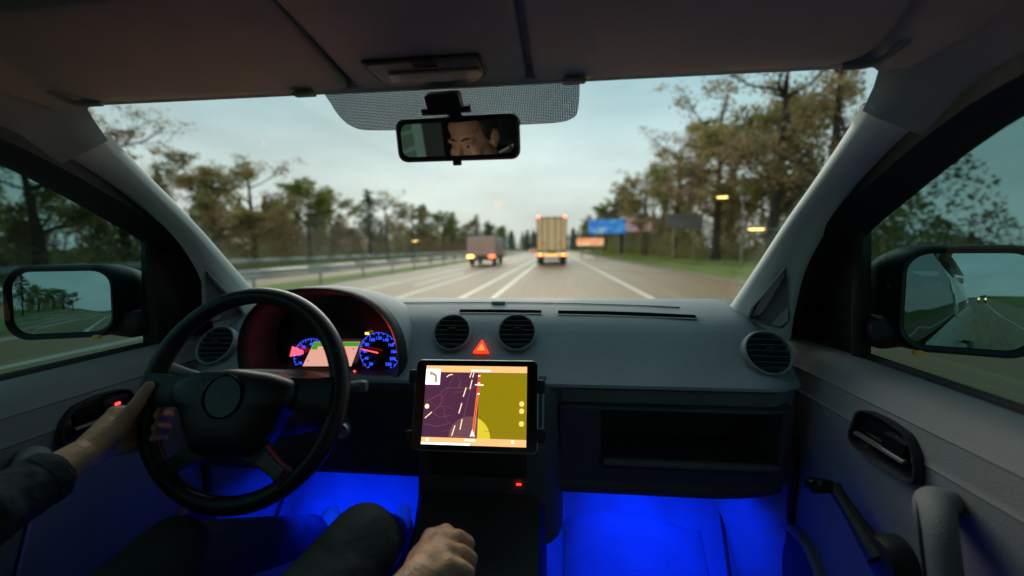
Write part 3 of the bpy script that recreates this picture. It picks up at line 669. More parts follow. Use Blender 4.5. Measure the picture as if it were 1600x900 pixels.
low = spline([V((505, 140, 0)), V((516, 156, 0)), V((532, 180, 0)), V((552, 196, 0)), V((585, 202, 0)), V((700, 199, 0)), V((800, 194, 0)), V((868, 190, 0)), V((892, 184, 0)), V((903, 170, 0)), V((906, 118, 0))], 4)
mb = MB(); mb.grid([[ws_ray(q.x, mix(162-.0524*(q.x-130)-12, q.y, k/6)) for q in low] for k in range(7)]); obj('dotted_sun_band', mb, M['frit'], wsT, smooth=60)
# black edge of the pane
mb = MB()
mb.grid([[ws(-1+2*i/28, v)-V((0, .003, .002)) for i in range(29)] for v in (.875, .93, 1.0)])
for u0, u1 in ((-1.0, -.978), (.978, 1.0)): mb.grid([[ws(u0, j/14)-V((0, .003, .002)), ws(u1, j/14)-V((0, .003, .002))] for j in range(15)])
mb.grid([[ws(-1+2*i/28, 0)-V((0, .003, .002)) for i in range(29)], [ws(-1+2*i/28, .03)-V((0, .003, .002)) for i in range(29)]])
obj('glass_border', mb, M['black'], wsT)

# header strip between visors and glass
mb = MB(); mb.grid([[V((x, y, z)) for x in [-.66+1.32*i/20 for i in range(21)]] for y, z in ((.700, 1.672), (.694, 1.660), (.684, 1.657), (.672, 1.660), (.66, 1.680))]); obj('header_trim', mb, M['headliner'], ceiling)

# ------------------------------------------------------------------ windscreen pillars
for sx, side in ((1, 'right'), (-1, 'left')):
    t = thing('windscreen_pillar', f'pale grey trim of the {"passenger" if sx > 0 else "driver"} side windscreen pillar', 'pillar', (sx*.64, 1.0, 1.2))
    inn = [(.654, .728, 1.618), (.659, .76, 1.592), (.652, .83, 1.523), (.640, .90, 1.451), (.622, .965, 1.366), (.602, 1.03, 1.279), (.592, 1.06, 1.240)]
    out = [(.719, .705, 1.572), (.717, .76, 1.545), (.713, .835, 1.497), (.704, .905, 1.430), (.690, .945, 1.345), (.684, .965, 1.25), (.684, .975, 1.19)]
    inn = spline(inn, 4); out = spline(out, 4); rows = []
    for i, (a, b_) in enumerate(zip(inn, out)):
        mid1 = a.lerp(b_, .12)+V((-.004, -.014, -.004)); mid2 = a.lerp(b_, .5)+V((-.006, -.018, -.004)); mid3 = a.lerp(b_, .88)+V((-.004, -.008, 0))
        back = a+V((.060, .045, .03)); bo = b_+V((.03, .03, 0))
        rows.append([V((sx*p.x, p.y, p.z)) for p in (back, a+V((.001, .006, .002)), a.lerp(mid1, .5)+V((-.001, -.004, 0)), mid1, mid2, mid3, b_, bo)])
    mb = MB(); mb.grid(rows); obj('pillar_trim', mb, M['pillar'], t, smooth=50)
    # sculpted triangular recess with the little quarter window
    tri = [ax(1219, 413, .655), ax(1226, 436, .662), ax(1227, 497, .668), ax(1214, 512, .662), ax(1160, 497, .612), ax(1168, 476, .612)]
    tri = rpoly(tri, .008, 3); tri = [V((sx*p.x, p.y-.022, p.z)) for p in tri]
    c = sum(tri, V())/len(tri); inner = [c+(p-c)*.86+V((sx*.006, .014, 0)) for p in tri]
    mb = MB(); mb.loft([tri, [c+(p-c)*.93+V((0, -.003, 0)) for p in tri], inner], False); mb.f.append(tuple(len(mb.v)-len(tri)+i for i in range(len(tri)))); obj('quarter_panel', mb, M['grey_insert'], t, smooth=40)
    qw = [ax(1222, 478, .664), ax(1223, 499, .664), ax(1210, 508, .656), ax(1199, 503, .648)]; qw = [V((sx*p.x, p.y-.018, p.z)) for p in rpoly(qw, .004, 3)]
    mb = MB(); mb.prism(qw, V((0, -.004, 0))); obj('quarter_window', mb, M['grey_insert'], t, smooth=0)
    # cloth-covered upper end running into the roof
    a, b_ = inn[0], out[0]; mb = MB()
    up = [[V((.652, .726, 1.612)), V((.664, .712, 1.597)), V((.690, .702, 1.580)), V((.712, .692, 1.565)), V((.730, .690, 1.560))],
          [V((.653, .707, 1.641)), V((.668, .684, 1.624)), V((.692, .670, 1.602)), V((.716, .656, 1.584)), V((.732, .650, 1.580))],
          [V((.648, .692, 1.658)), V((.668, .652, 1.648)), V((.692, .634, 1.624)), V((.718, .620, 1.602)), V((.735, .612, 1.598))],
          [V((.622, .680, 1.6665)), V((.655, .640, 1.666)), V((.690, .610, 1.640)), V((.720, .595, 1.611)), V((.736, .585, 1.604))],
          [V((.618, .64, 1.680)), V((.655, .60, 1.668)), V((.690, .58, 1.642)), V((.720, .565, 1.616)), V((.736, .555, 1.610))],
          [V((.60, .50, 1.694)), V((.645, .48, 1.682)), V((.688, .47, 1.656)), V((.722, .46, 1.626)), V((.738, .45, 1.618))],
          [V((.60, -.4, 1.70)), V((.645, -.4, 1.69)), V((.688, -.4, 1.666)), V((.722, -.4, 1.634)), V((.738, -.4, 1.622))]]
    mb.grid([[V((sx*p.x, p.y, p.z-.004)) for p in spline(r_, 4)] for r_ in up]); obj('roof_rail_cover', mb, M['headliner'], t, smooth=60)

# ------------------------------------------------------------------ doors
emis('led_red', (1, .04, .03), 2.5)
DPROF = [(.812, 1.150), (.809, 1.166), (.800, 1.174), (.780, 1.178), (.757, 1.173), (.740, 1.160), (.729, 1.145), (.722, 1.133), (.7195, 1.1305), (.7215, 1.1285), (.7205, 1.125), (.713, 1.095), (.7105, 1.0875), (.7085, 1.0855), (.7105, 1.083), (.708, 1.07), (.703, 1.0), (.700, .92), (.695, .82), (.695, .70), (.70, .60), (.72, .50)]
def door_x(z): return interp(sorted((b_, a) for a, b_ in DPROF), z)
for sx in (1, -1):
    who = 'passenger' if sx > 0 else 'driver'
    D = thing('front_door', f'grey moulded {who} door with tinted window and outside mirror', 'car door', (sx*.75, .3, .5))
    S = lambda p: V((sx*p[0], p[1], p[2]))
    # inner panel: leaves an opening where the release handle sits
    mb = MB(); ys = [1.10, 1.02, .985, .955, .93, .90, .85, .80, .72, .62, .5, .35, .2, 0, -.30]
    def dx(y): return .035*sstep(.80, 1.02, y)*0
    mb.grid([[S((a - (0.0 if y < .97 else .03*sstep(.97, 1.10, y)), y, b_ + .004*sstep(.5, -.3, y))) for a, b_ in DPROF] for y in ys]); obj('inner_panel', mb, M['door_trim'], D, smooth=28, recalc=False)
    mb = MB(); pr_ = [(.80, .30), (.87, .42), (.888, .70), (.883, .95), (.868, 1.10), (.838, 1.168)]
    mb.grid([[S((a, y, b_)) for a, b_ in pr_] for y in (1.12, .7, .2, -.32)]); obj('outer_panel', mb, M['paint'], D)
    # window frame, seal, pane
    belt = [(.815, 1.06, 1.172), (.815, -.30, 1.172)]
    fr = spline([(.812, 1.10, 1.18), (.806, 1.06, 1.30), (.796, 1.01, 1.40), (.788, .925, 1.452), (.782, .83, 1.505), (.772, .70, 1.568), (.764, .60, 1.598), (.760, .45, 1.612), (.758, -.30, 1.615)], 5)
    mb = MB(); rows = []
    for p in fr:
        k = sstep(.9, .7, p.y); inw = V((-.045, -.010, -.012))
        q = V((max(.714, p.x-.075), p.y-.03, p.z-.004))
        rows.append([S(q+V((-.004, .03, .012))), S(q), S(q.lerp(p, .5)+V((0, -.012, -.012))), S(p+V((-.012, -.020, -.026))), S(p+V((.006, -.020, -.028))), S(p+V((.012, .02, .0))), S(p+V((-.005, .045, .03)))])
    mb.grid(rows); obj('window_frame', mb, M['black'], D, smooth=40)
    mb = MB(); rows = []
    for p in fr: rows.append([S(p+V((.002, .0, -.005))), S((.826, p.y, 1.165))])
    mb.grid(rows); obj('window_pane', mb, M['side_glass'], D, smooth=40)
    mb = MB(); mb.rbox(S((.812, .32, 1.172)), (.018, 1.20, .022), .006); obj('belt_seal', mb, M['rubber'], D)
    sail = rpoly([(.795, 1.075, 1.19), (.792, 1.075, 1.365), (.787, 1.0, 1.425), (.785, .914, 1.446), (.796, .905, 1.166), (.80, 1.07, 1.166)], [.01, .03, .03, .004, .004, .01], 4)
    mb = MB(); mb.prism([S(p) for p in sail], V((sx*.02, 0, 0))); obj('mirror_sail', mb, M['black'], D, smooth=30)
    mb = MB(); mb.tube([S((.79, .908, 1.166)), S((.782, .912, 1.45))], .009, 8); obj('glass_channel', mb, M['rubber'], D)
    # release handle: dark bowl, bezel, lever
    X0 = .716
    bez = [(.775, 1.113), (.755, 1.120), (.715, 1.122), (.668, 1.116), (.640, 1.092), (.630, 1.062), (.640, 1.052), (.700, 1.050), (.762, 1.052), (.777, 1.062)]
    bez = rpoly([(y, z, 0) for y, z in bez], .012, 4)
    def hp(y, z, o): return S((door_x(z)-.001-o, y, z))
    cy_, cz_ = .71, 1.088
    e_ = empty('release_handle', S((.70, .70, 1.08)), D)
    def bring(k, o): return [hp(cy_+(p.x-cy_)*k, cz_+(p.y-cz_)*k, o) for p in bez]
    mb = MB(); mb.loft([bring(1.0, -.004), bring(1.0, .010), bring(.97, .013), bring(.91, .012), bring(.885, .004)], False); obj('bezel', mb, M['black'], e_, smooth=40)
    mb = MB(); mb.loft([bring(.93, .0035), bring(.90, .0045)], True); obj('bowl', mb, M['black_gloss'], e_)
    mb = MB(); mb.loft([[hp(y, z, o) for o, z in ((.006, 1.074), (.013, 1.075), (.013, 1.079), (.007, 1.080))] for y in (.762, .74, .70, .675, .658)]); obj('lever', mb, M['silver'], e_, smooth=50)
    mb = MB(); mb.loft([[hp(y, z, o) for o, z in ((.004, 1.080), (.010, 1.080), (.012, 1.102), (.004, 1.108))] for y in (.705, .69, .675, .662)]); obj('lever_tip', mb, M['black_gloss'], e_, smooth=50)
    # pull handle
    pts = spline([S((.712, .590, 1.055)), S((.678, .580, 1.062)), S((.660, .552, 1.040)), S((.655, .530, .98)), S((.655, .505, .90)), S((.664, .49, .82)), S((.70, .48, .78))], 6)
    mb = MB(); rings = []
    for i, p in enumerate(pts):
        tt = i/(len(pts)-1); wd = .022*min(1, 4*tt+.5); tg = (pts[min(i+1, len(pts)-1)]-pts[max(i-1, 0)]).normalized()
        a1 = V((0, 1, 0)); a1 = (a1-tg*a1.dot(tg)).normalized(); a2 = tg.cross(a1)
        rings.append([p + a1*wd*math.cos(2*PI*k/14) + a2*.017*math.sin(2*PI*k/14) for k in range(14)])
    mb.loft(rings); ph = obj('pull_handle', mb, M['door_trim'], D, smooth=60)
    mb = MB(); mb.tube([p + V((-sx*.017, .006, .002)) for p in pts[6:-6]], .0022, 6); obj('seam', mb, M['black'], ph)
    if sx > 0:
        # window crank: hub at the lower end, arm, turning knob at the top
        cr_ = empty('window_crank', S((.69, .66, .93)), D)
        hub, kn = S((.690, .652, .925)), S((.678, .748, .985))
        mb = MB(); mb.lathe([(.036, -.012), (.036, .010), (.030, .022), (.02, .026), (.001, .027)], hub, (-1, 0, 0), 24); obj('hub', mb, M['black'], cr_)
        d = (kn-hub); mb = MB(); mb.tube([hub+V((-.018, 0, 0))+d*k for k in (0, .2, .5, .8, 1)], [.019, .017, .013, .011, .012], 10); obj('arm', mb, M['black'], cr_)
        mb = MB(); mb.lathe([(.009, .0), (.011, .008), (.013, .02), (.013, .034), (.010, .042), (.001, .044)], kn+V((-.018, 0, 0)), (-1, 0, 0), 16); obj('knob', mb, M['black_gloss'], cr_)
    else:
        pl = ax(182, 632, -.703)
        mb = MB(); mb.rbox(pl+V((-.004, 0, 0)), (.012, .050, .034), .004); sw = obj('lock_switch', mb, M['black'], D)
        mb = MB(); mb.rbox(pl+V((.003, 0, .002)), (.004, .010, .006), .0015); obj('lit_symbol', mb, M['led_red'], sw)
    # loudspeaker low at the front
    spk = empty('loudspeaker', S((.68, .90, .70)), D); cc = S((.693, .885, .705))
    mb = MB(); mb.lathe([(.10, -.01), (.10, .008), (.094, .016), (.086, .012), (.083, .002)], cc, (-sx, 0, 0), 36); obj('speaker_ring', mb, M['door_trim'], spk)
    mb = MB(); mb.lathe([(.084, .003), (.05, .009), (.001, .011)], cc, (-sx, 0, 0), 28); obj('speaker_grille', mb, None or M['rubber'], spk)
    # map pocket edge
    mb = MB(); mb.tube(spline([S((.68, .80, .70)), S((.665, .60, .72)), S((.66, .3, .73)), S((.66, 0, .73))], 4), .012, 8); obj('pocket_edge', mb, M['door_trim'], D)
    # outside mirror
    cpx = (1512, 470) if sx > 0 else (98, 472)
    c = at(*cpx, .83)
    tgt = V((.80, -3.6, 1.22))-c if sx > 0 else V((-3.4, -9.0, 1.6))-c
    tgt.normalize(); nrm = ((CAM-c).normalized()+tgt).normalized()
    u = V((0, 0, 1)).cross(nrm).normalized(); F_ = Fr(c, u, nrm.cross(u))
    MW, MH = (.170, .170) if sx > 0 else (.182, .138)
    gl_ = [F_(a, b_, 0) for a, b_ in rrect(MW, MH, .036, 6)]
    mir = empty('door_mirror', c, D)
    mb = MB(); mb.loft([[F_(a*k, b_*k, .004-(a*a+b_*b_)*k*k/2.4) for a, b_ in rrect(MW, MH, .036, 6)] for k in [1-.999*q/12 for q in range(13)]], False); obj('mirror_glass', mb, M['mirror_teal'], mir, smooth=180)
    rings = [[F_(a, b_, -.006) for a, b_ in rrect(MW, MH, .036, 6)], [F_(a, b_, .004) for a, b_ in rrect(MW+.004, MH+.004, .038, 6)], [F_(a, b_, .008) for a, b_ in rrect(MW+.016, MH+.016, .042, 6)], [F_(a, b_, .004) for a, b_ in rrect(MW+.026, MH+.026, .046, 6)]]
    back = V((sx*.0, 1, 0))
    for k, s_, dz in ((.04, 1.02, 0), (.08, .93, -.004), (.115, .72, -.008), (.13, .40, -.01)):
        rings.append([F_((a)*s_, (b_)*s_, 0)+back*k+V((-sx*.012*k/.13, 0, dz)) for a, b_ in rrect(MW+.026, MH+.026, .046, 6)])
    mb = MB(); mb.loft(rings, False); mb.f.append(tuple(len(mb.v)-28+i for i in range(28))); obj('mirror_housing', mb, M['black'], mir, smooth=50)
    inner_u = -sx
    base = c - V((sx*(MW/2), 0, 0)) + V((0, .05, -MH*.34))
    mb = MB(); mb.tube([base+V((sx*.05, 0, 0)), base+V((-sx*.01, .01, -.012)), S((.832, .975, 1.225))], [.034, .034, .034], 12); obj('mirror_arm', mb, M['black'], mir)
    mb = MB(); mb.rbox(c+V((-sx*MW*.46, -.005, -MH*.56)), (.018, .01, .008), .003); obj('indicator', mb, M['reflector'], mir)

# ------------------------------------------------------------------ dashboard
dash = thing('dashboard', 'broad moulded grey dashboard spanning the whole cabin', 'dashboard', (0, .95, .9))
SP = [(1.235, 1.215), (1.20, 1.242), (1.16, 1.262), (1.12, 1.268), (1.08, 1.265), (1.04, 1.256), (1.01, 1.245), (.99, 1.236), (.974, 1.224), (.960, 1.208), (.945, 1.190), (.925, 1.167), (.905, 1.147), (.888, 1.132), (.876, 1.1225), (.868, 1.116), (.866, 1.110), (.870, 1.105), (.886, 1.098), (.892, 1.084), (.892, 1.06)]
def dash_z(y): return interp(sorted(SP[:16]), y)
def end_f(x): return sstep(.60, .685, abs(x))
def dash_pt(x, y, z):
    k = end_f(x)
    yy = y + (.02-.09*0)*k; zz = z - .018*k*sstep(.9, 1.0, y)
    if y > 1.0: yy = min(yy, 1.235-.16*(x/.7)**2)
    if y < .95: yy = y + .035*k*k
    return V((x, yy, zz))
HX0, HX1 = -.535, -.172
mb = MB(); xs = sorted(set([round(-.683+1.366*i/70, 4) for i in range(71)]+[HX0, HX1]))
rows = [[dash_pt(x, y, z) for x in xs] for y, z in SP]
nc = len(xs); fs = []
for i in range(len(SP)-1):
    for j in range(nc-1):
        xm = (xs[j]+xs[j+1])/2
        if HX0 < xm < HX1 and SP[i+1][0] < .985 and SP[i][1] > 1.13: continue
        a = i*nc+j; fs.append((a, a+1, a+nc+1, a+nc))
mb.add([p for r_ in rows for p in r_], fs); obj('upper_shell', mb, M['dash'], dash, smooth=32, recalc=False)
# rounded cheek that closes each end against the door
for sx in (-1, 1):
    out = [dash_pt(.683, y, z) for y, z in SP] + [V((.683, .93, 1.0)), V((.67, .90, .93)), V((.63, .885, .885)), V((.60, 1.1, .875)), V((.66, 1.23, .95))]
    mb = MB(); A = [V((sx*p.x, p.y, p.z)) for p in out]; cen = sum(A, V())/len(A)
    mb.loft([A, [p+(cen-p)*.012+V((sx*.006, 0, 0)) for p in A]], False); mb.f.append(tuple(len(A)+i for i in range(len(A)))); obj('end_cheek', mb, M['dash_low'], dash, smooth=40)
def on_dash(px, py, off=0):
    d = ray(px, py); lo, hi = .87, 1.14
    for _ in range(40):
        m_ = (lo+hi)/2; p = CAM+d*(m_/d.y)
        if p.z > dash_z(m_): lo = m_
        else: hi = m_
    y = lo; s_ = (dash_z(y+.004)-dash_z(y-.004))/.008; nn = V((0, -s_, 1)).normalized()
    return CAM+d*(y/d.y)+nn*off, nn
# passenger lower fascia with the open shelf
def PF(x, z): return V((x, .868 + .02*sstep(1.0, .88, z)*0 + (.035*end_f(x)**2) + (1.0-z)*.06, z))
xo0, xo1 = .190, .668; xi0, xi1 = .276, .640; zo0, zo1 = .900, 1.070; zi0, zi1 = .938, 1.062
O = rpoly([(xo0, zo0, 0), (xo1-.05, zo0-.01, 0), (xo1, zo0+.06, 0), (xo1, zo1, 0), (xo0, zo1, 0)], [.03, .03, .05, .004, .004], 4)
def inner_pt(p):
    return (min(max(p.x, xi0), xi1), min(max(p.y, zi0), zi1))
mb = MB(); ring0 = [PF(p.x, p.y)+V((0, .03, 0)) for p in O]; ring1 = [PF(p.x, p.y) for p in O]
ng = 40
def ring_rect(x0, x1, z0, z1, dy=0):
    r_ = []
    for k in range(ng):
        t_ = 4*k/ng; s_ = int(t_); f_ = t_-s_
        r_.append([(mix(x0, x1, f_), z0), (x1, mix(z0, z1, f_)), (mix(x1, x0, f_), z1), (x0, mix(z1, z0, f_))][s_])
    return [PF(a, b_)+V((0, dy, 0)) for a, b_ in r_]
mb.loft([ring_rect(xo0, xo1, zo0, zo1, .04), ring_rect(xo0, xo1, zo0, zo1), ring_rect(xi0-.006, xi1+.006, zi0-.006, zi1+.003, -.001), ring_rect(xi0, xi1, zi0, zi1, .008), ring_rect(xi0+.004, xi1-.004, zi0+.004, zi1-.004, .16)], False)
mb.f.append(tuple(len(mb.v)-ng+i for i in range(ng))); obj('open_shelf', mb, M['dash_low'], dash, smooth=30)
mb = MB(); mb.rbox(PF((xi0+xi1)/2, zi0+.004)+V((0, .006, .004)), (xi1-xi0-.01, .02, .012), .004); obj('shelf_lip', mb, M['grey_insert'], dash)
mb = MB(); prof = [(.874, .903), (.868, .893), (.872, .876), (.892, .866), (.95, .862), (1.24, .88)]
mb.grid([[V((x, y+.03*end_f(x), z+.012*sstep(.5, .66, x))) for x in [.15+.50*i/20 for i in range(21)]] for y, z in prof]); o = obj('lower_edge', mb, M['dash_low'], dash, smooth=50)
# knee panel below the steering column
mb = MB(); prof = [(.895, 1.11), (.885, 1.06), (.895, 1.0), (.90, .93), (.895, .895), (.91, .872), (.96, .866), (1.24, .88)]
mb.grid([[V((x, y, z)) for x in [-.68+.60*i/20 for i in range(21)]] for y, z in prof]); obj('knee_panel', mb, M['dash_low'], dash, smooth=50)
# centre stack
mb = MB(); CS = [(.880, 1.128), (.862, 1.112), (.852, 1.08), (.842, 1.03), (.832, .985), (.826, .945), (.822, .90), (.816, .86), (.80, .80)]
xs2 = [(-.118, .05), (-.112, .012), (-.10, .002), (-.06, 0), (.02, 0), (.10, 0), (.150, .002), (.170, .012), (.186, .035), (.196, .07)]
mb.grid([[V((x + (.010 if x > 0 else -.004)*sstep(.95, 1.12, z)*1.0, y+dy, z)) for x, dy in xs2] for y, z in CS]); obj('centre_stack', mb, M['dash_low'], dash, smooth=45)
mb = MB()
for k, (w_, h_, dy) in enumerate(((.215, .060, -.004), (.205, .050, -.008))): pass
rr0 = [(a+.018, b_+.958) for a, b_ in rrect(.205, .052, .008, 3)]; rr1 = [(a+.018, b_+.958) for a, b_ in rrect(.192, .040, .006, 3)]
def csy(z): return interp(sorted((b_, a) for a, b_ in CS), z)
mb.loft([[V((a, csy(b_)-.001, b_)) for a, b_ in rr0], [V((a, csy(b_)-.008, b_)) for a, b_ in rr0], [V((a, csy(b_)-.008, b_)) for a, b_ in rr1], [V((a, csy(b_)-.002, b_)) for a, b_ in rr1]], False); mb.f.append(tuple(len(mb.v)-16+i for i in range(16))); obj('storage_slot', mb, M['black'], dash)
mb = MB(); c = V((.105, csy(.918)-.004, .918)); mb.rbox(c, (.011, .005, .004), .0015); emis('led_dim', (1, .03, .02), 1.6); obj('warning_light', mb, M['led_dim'], dash)
# horizontal seam
mb = MB(); mb.tube([V((x, .8665, 1.1085)) for x in (.20, .35, .5, .62)], .0014, 5); obj('seam', mb, M['black'], dash)
# defroster slots and windscreen-side groove: flat strips, their inner shade painted near-black
def strip(name, pts, w, m, off=.002):
    L, R_ = [], []
    for x, y in pts:
        p, nn = on_dash(x, y, off); t_ = V((0, 1, 0)); t_ = (t_-nn*t_.dot(nn)).normalized(); L.append(p+t_*w/2); R_.append(p-t_*w/2)
    q = MB(); q.grid([L, R_]); return obj(name, q, M[m], dash, smooth=40)
strip('defroster_slot', [(718, 487), (760, 487), (800, 487.5), (846, 488.5)], .018, 'recess_shade'); strip('defroster_slot', [(872, 489), (940, 490), (1010, 492.5), (1088, 496.5)], .018, 'recess_shade')
strip('slot_rim', [(712, 490.5), (760, 491), (848, 492)], .003, 'grey_insert', .004); strip('slot_rim', [(869, 493), (940, 494.5), (1010, 497), (1096, 500)], .003, 'grey_insert', .004)
strip('groove', [(606, 474.5), (700, 474), (800, 474), (900, 475.5), (1000, 478.5), (1062, 481.5)], .006, 'recess_shade')
p, nn = on_dash(779, 475, .004); mb = MB(); mb.rbox(p, (.036, .012, .008), .003); obj('light_sensor', mb, M['dash'], dash)
# air vents
def vent(px, py, r, yaw=0):
    p, nn = on_dash(px, py, 0)
    nn = (nn+V((math.sin(yaw)*.6, -.25, 0))).normalized(); u = V((1, 0, 0)); u = (u-nn*u.dot(nn)).normalized(); F_ = Fr(p, u, nn.cross(u))
    e_ = empty('air_vent', p, dash)
    mb = MB(); mb.lathe([(r*1.08, -.02), (r*1.08, .010), (r*1.045, .016), (r*.98, .017), (r*.95, .014), (r*.95, -.004)], p, F_.n, 40); obj('ring', mb, M['dash'], e_, smooth=45)
    mb = MB(); mb.lathe([(r*.96, .003), (.0005, .003)], p, F_.n, 32); obj('duct', mb, M['recess_shade'], e_)  # flat disc, the duct's inner shade is in its colour
    ns = 6; sme = []
    for k in range(ns):
        w_ = (-.50+1.34*k/(ns-1))*r; half = math.sqrt(max(.0001, (r*.94)**2-w_*w_))
        R3 = F_.rot() @ Matrix.Rotation(math.radians(-32), 3, 'X')
        mb = MB(); mb.rbox(F_(0, w_, .0105), (half*1.96, .0028, .012), .0008, R3, 1); obj('slat', mb, M['slat'], e_)
    seg = [F_(r*.93*math.cos(a), r*.93*math.sin(a), .006) for a in [math.radians(222+96*i/14) for i in range(15)]]
    mb = MB(); mb.prism(seg, F_.n*.007); obj('vent_base', mb, M['black'], e_, smooth=30)
    mb = MB(); mb.rbox(F_(0, -r*.74, .014), (r*.55, r*.17, .006), .002, F_.rot()); obj('thumbwheel', mb, M['rubber'], e_)
    mb = MB(); mb.rbox(F_(r*.04, r*.16, .018), (r*.42, r*.12, .007), .002, F_.rot()); obj('tab', mb, M['black'], e_)
    return e_
vent(708, 522, .0425); vent(808, 522, .0425); vent(1196, 554, .047, .10); vent(343, 542, .047, -.10)
# hazard switch
p, nn = on_dash(753, 545, .003); F_ = Fr(p, (1, 0, 0), nn.cross(V((1, 0, 0)))); 
emis('hazard', (1, .045, .015), 1.0); emis('hazard_core', (1, .22, .05), 1.3)
hz = empty('hazard_switch', p, dash)
mb = MB(); mb.prism(rpoly([F_(-.019, -.014), F_(.019, -.014), F_(0, .021)], .004, 3), F_.n*.005); obj('button', mb, M['hazard'], hz)
mb = MB(); mb.prism([F_(-.009, -.008, .0055), F_(.009, -.008, .0055), F_(0, .009, .0055)], F_.n*.0008); obj('triangle', mb, M['hazard_core'], hz, smooth=0)

# instrument binnacle
def arch(k, y, cz=1.150, hw=.196, hu=.170, hd=.052, n=48, cx=-.352, kz=None):
    out = []; kz = kz or k
    for i in range(n):
        a = 2*PI*i/n; c_, s_ = math.cos(a), math.sin(a); e1 = 2/2.35 if s_ >= 0 else 2/3.2
        out.append(V((cx+hw*k*math.copysign(abs(c_)**e1, c_), y + .020*max(0, 1-abs(c_))*0, cz+(hu if s_ >= 0 else hd)*kz*math.copysign(abs(s_)**e1, s_))))
    return out
bin_ = empty('instrument_binnacle', (-.35, .95, 1.15), dash)
mb = MB(); mb.loft([arch(.86, .985, kz=.82), arch(.90, .93, kz=.88), arch(.925, .895, kz=.925)], False); obj('hood_lining', mb, M['lining'], bin_, smooth=50)
mb = MB(); mb.loft([arch(.925, .8945, kz=.925), arch(.945, .8775, kz=.95), arch(.975, .872, kz=.985), arch(.996, .876, kz=.998), arch(1.008, .888, kz=1.0), arch(1.0125, .905, kz=1.0)], False); obj('hood_rim', mb, M['black'], bin_, smooth=50)
mb = MB(); mb.loft([arch(1.010, .903, kz=.998), arch(1.0135, .908, kz=1.0), arch(1.015, .95, kz=.98), arch(1.01, 1.02, kz=.90), arch(.98, 1.09, kz=.78), arch(.94, 1.15, kz=.6)], False); obj('hood', mb, M['dash'], bin_, smooth=50)
mb = MB(); mb.loft([arch(.9, .974, kz=.9), arch(.87, .976, kz=.86)], True); obj('instrument_face', mb, M['black_gloss'], bin_, smooth=0)
FI = Fr((-.352, .968, 1.14), (1, 0, 0), (0, 0, 1)); FI.n = V((0, -1, 0)); FI.w = V((0, 0, 1))
emis('gauge_blue', (.03, .09, 1), 1.8); emis('needle_red', (1, .05, .08), 2.4); emis('screen_pink', (.95, .47, .37), .62); emis('screen_green', (.07, .33, .03), .7); emis('amber', (1, .62, .03), 2.2); emis('map_dark', (.45, .22, .22), .4)
def gauge(px, py, r, a0, a1, step, labels, sector=False):
    c = at(px, py, .966); g = empty('gauge', c, bin_)
    mb = MB(); n_ = 60; mb.grid([[c+V((rr*math.cos(a), -.001, rr*math.sin(a))) for a in [math.radians(mix(a0, a1, i/n_)) for i in range(n_+1)]] for rr in (r*.985, r)]); obj('scale_ring', mb, M['gauge_blue'], g, smooth=0)
    mb = MB()
    k = 0
    while k <= 20:
        a = math.radians(mix(a0, a1, k/20)); r0 = r*(.86 if k % 2 == 0 else .91); d = V((math.cos(a), 0, math.sin(a))); q = V((-math.sin(a), 0, math.cos(a)))*.0007
        mb.add([c+d*r0-q, c+d*r*.97-q, c+d*r*.97+q, c+d*r0+q], [(0, 1, 2, 3)]); k += 1
    for v in mb.v: v.y -= .0012
    obj('tick_marks', mb, M['gauge_blue'], g, smooth=0)
    for i, tx in enumerate(labels):
        a = math.radians(mix(a0, a1, i/(len(labels)-1))); me = text_mesh(tx, .0105)
        me.transform(Matrix.Translation(c+V((r*.72*math.cos(a), -.0016, r*.72*math.sin(a)))) @ Matrix.Rotation(PI/2, 4, 'X')); obj('numeral', me, M['gauge_blue'], g, smooth=0)
    return c, g
c, g = gauge(593, 551, .050, 232, -52, 20, ['20', '40', '60', '80', '100', '120', '140', '160', '180', '200', '220'])
d = V((math.cos(math.radians(168)), 0, math.sin(math.radians(168)))); q = V((-d.z, 0, d.x))
mb = MB(); mb.prism([c+d*.002-q*.0016+V((0, -.004, 0)), c+d*.046-q*.0008+V((0, -.004, 0)), c+d*.046+q*.0008+V((0, -.004, 0)), c+d*.002+q*.0016+V((0, -.004, 0))], (0, -.001, 0)); obj('needle', mb, M['needle_red'], g, smooth=0)
c, g = gauge(489, 560, .050, 200, 20, 20, ['10', '20', '30', '40', '50', '60'])
mb = MB(); mb.prism([at(453, 557, .962), at(457, 541, .962), at(474, 548, .962), at(474, 553, .962)], (0, -.001, 0)); obj('needle', mb, M['needle_red'], g, smooth=0)
scr = [at(473, 572, .960), at(491, 534, .960), at(563, 534, .960), at(549, 572, .960)]
mb = MB(); mb.prism(scr, (0, -.001, 0)); ds = obj('display', mb, M['screen_pink'], bin_, smooth=0)
mb = MB(); mb.prism([at(488, 541, .958), at(491, 534.5, .958), at(562.5, 534.5, .958), at(560, 541, .958)], (0, -.0006, 0)); obj('title_bar', mb, M['screen_green'], ds, smooth=0)
mb = MB(); mb.prism([at(486, 546, .9572), at(490.6, 535, .9572), at(499, 535, .9572), at(495.5, 546, .9572)], (0, -.0006, 0)); obj('turn_sign', mb, M['screen_green'], ds, smooth=0)
for (x, y) in ((481, 564), (507, 545), (515, 564), (510, 556), (528, 547), (540, 560), (552, 545)):
    mb = MB(); mb.lathe([(.0001, .0005), (.0021, 0)], at(x, y, .958), (0, -1, 0), 10); obj('map_symbol', mb, M['map_dark'], ds, smooth=0)
mb = MB(); mb.rbox(at(573.5, 521, .962), (.010, .002, .006), .001); obj('warning_lamp', mb, M['amber'], bin_)
mb = MB(); mb.rbox(at(554, 580, .95), (.006, .002, .004), .001); obj('warning_lamp', mb, M['needle_red'], bin_)
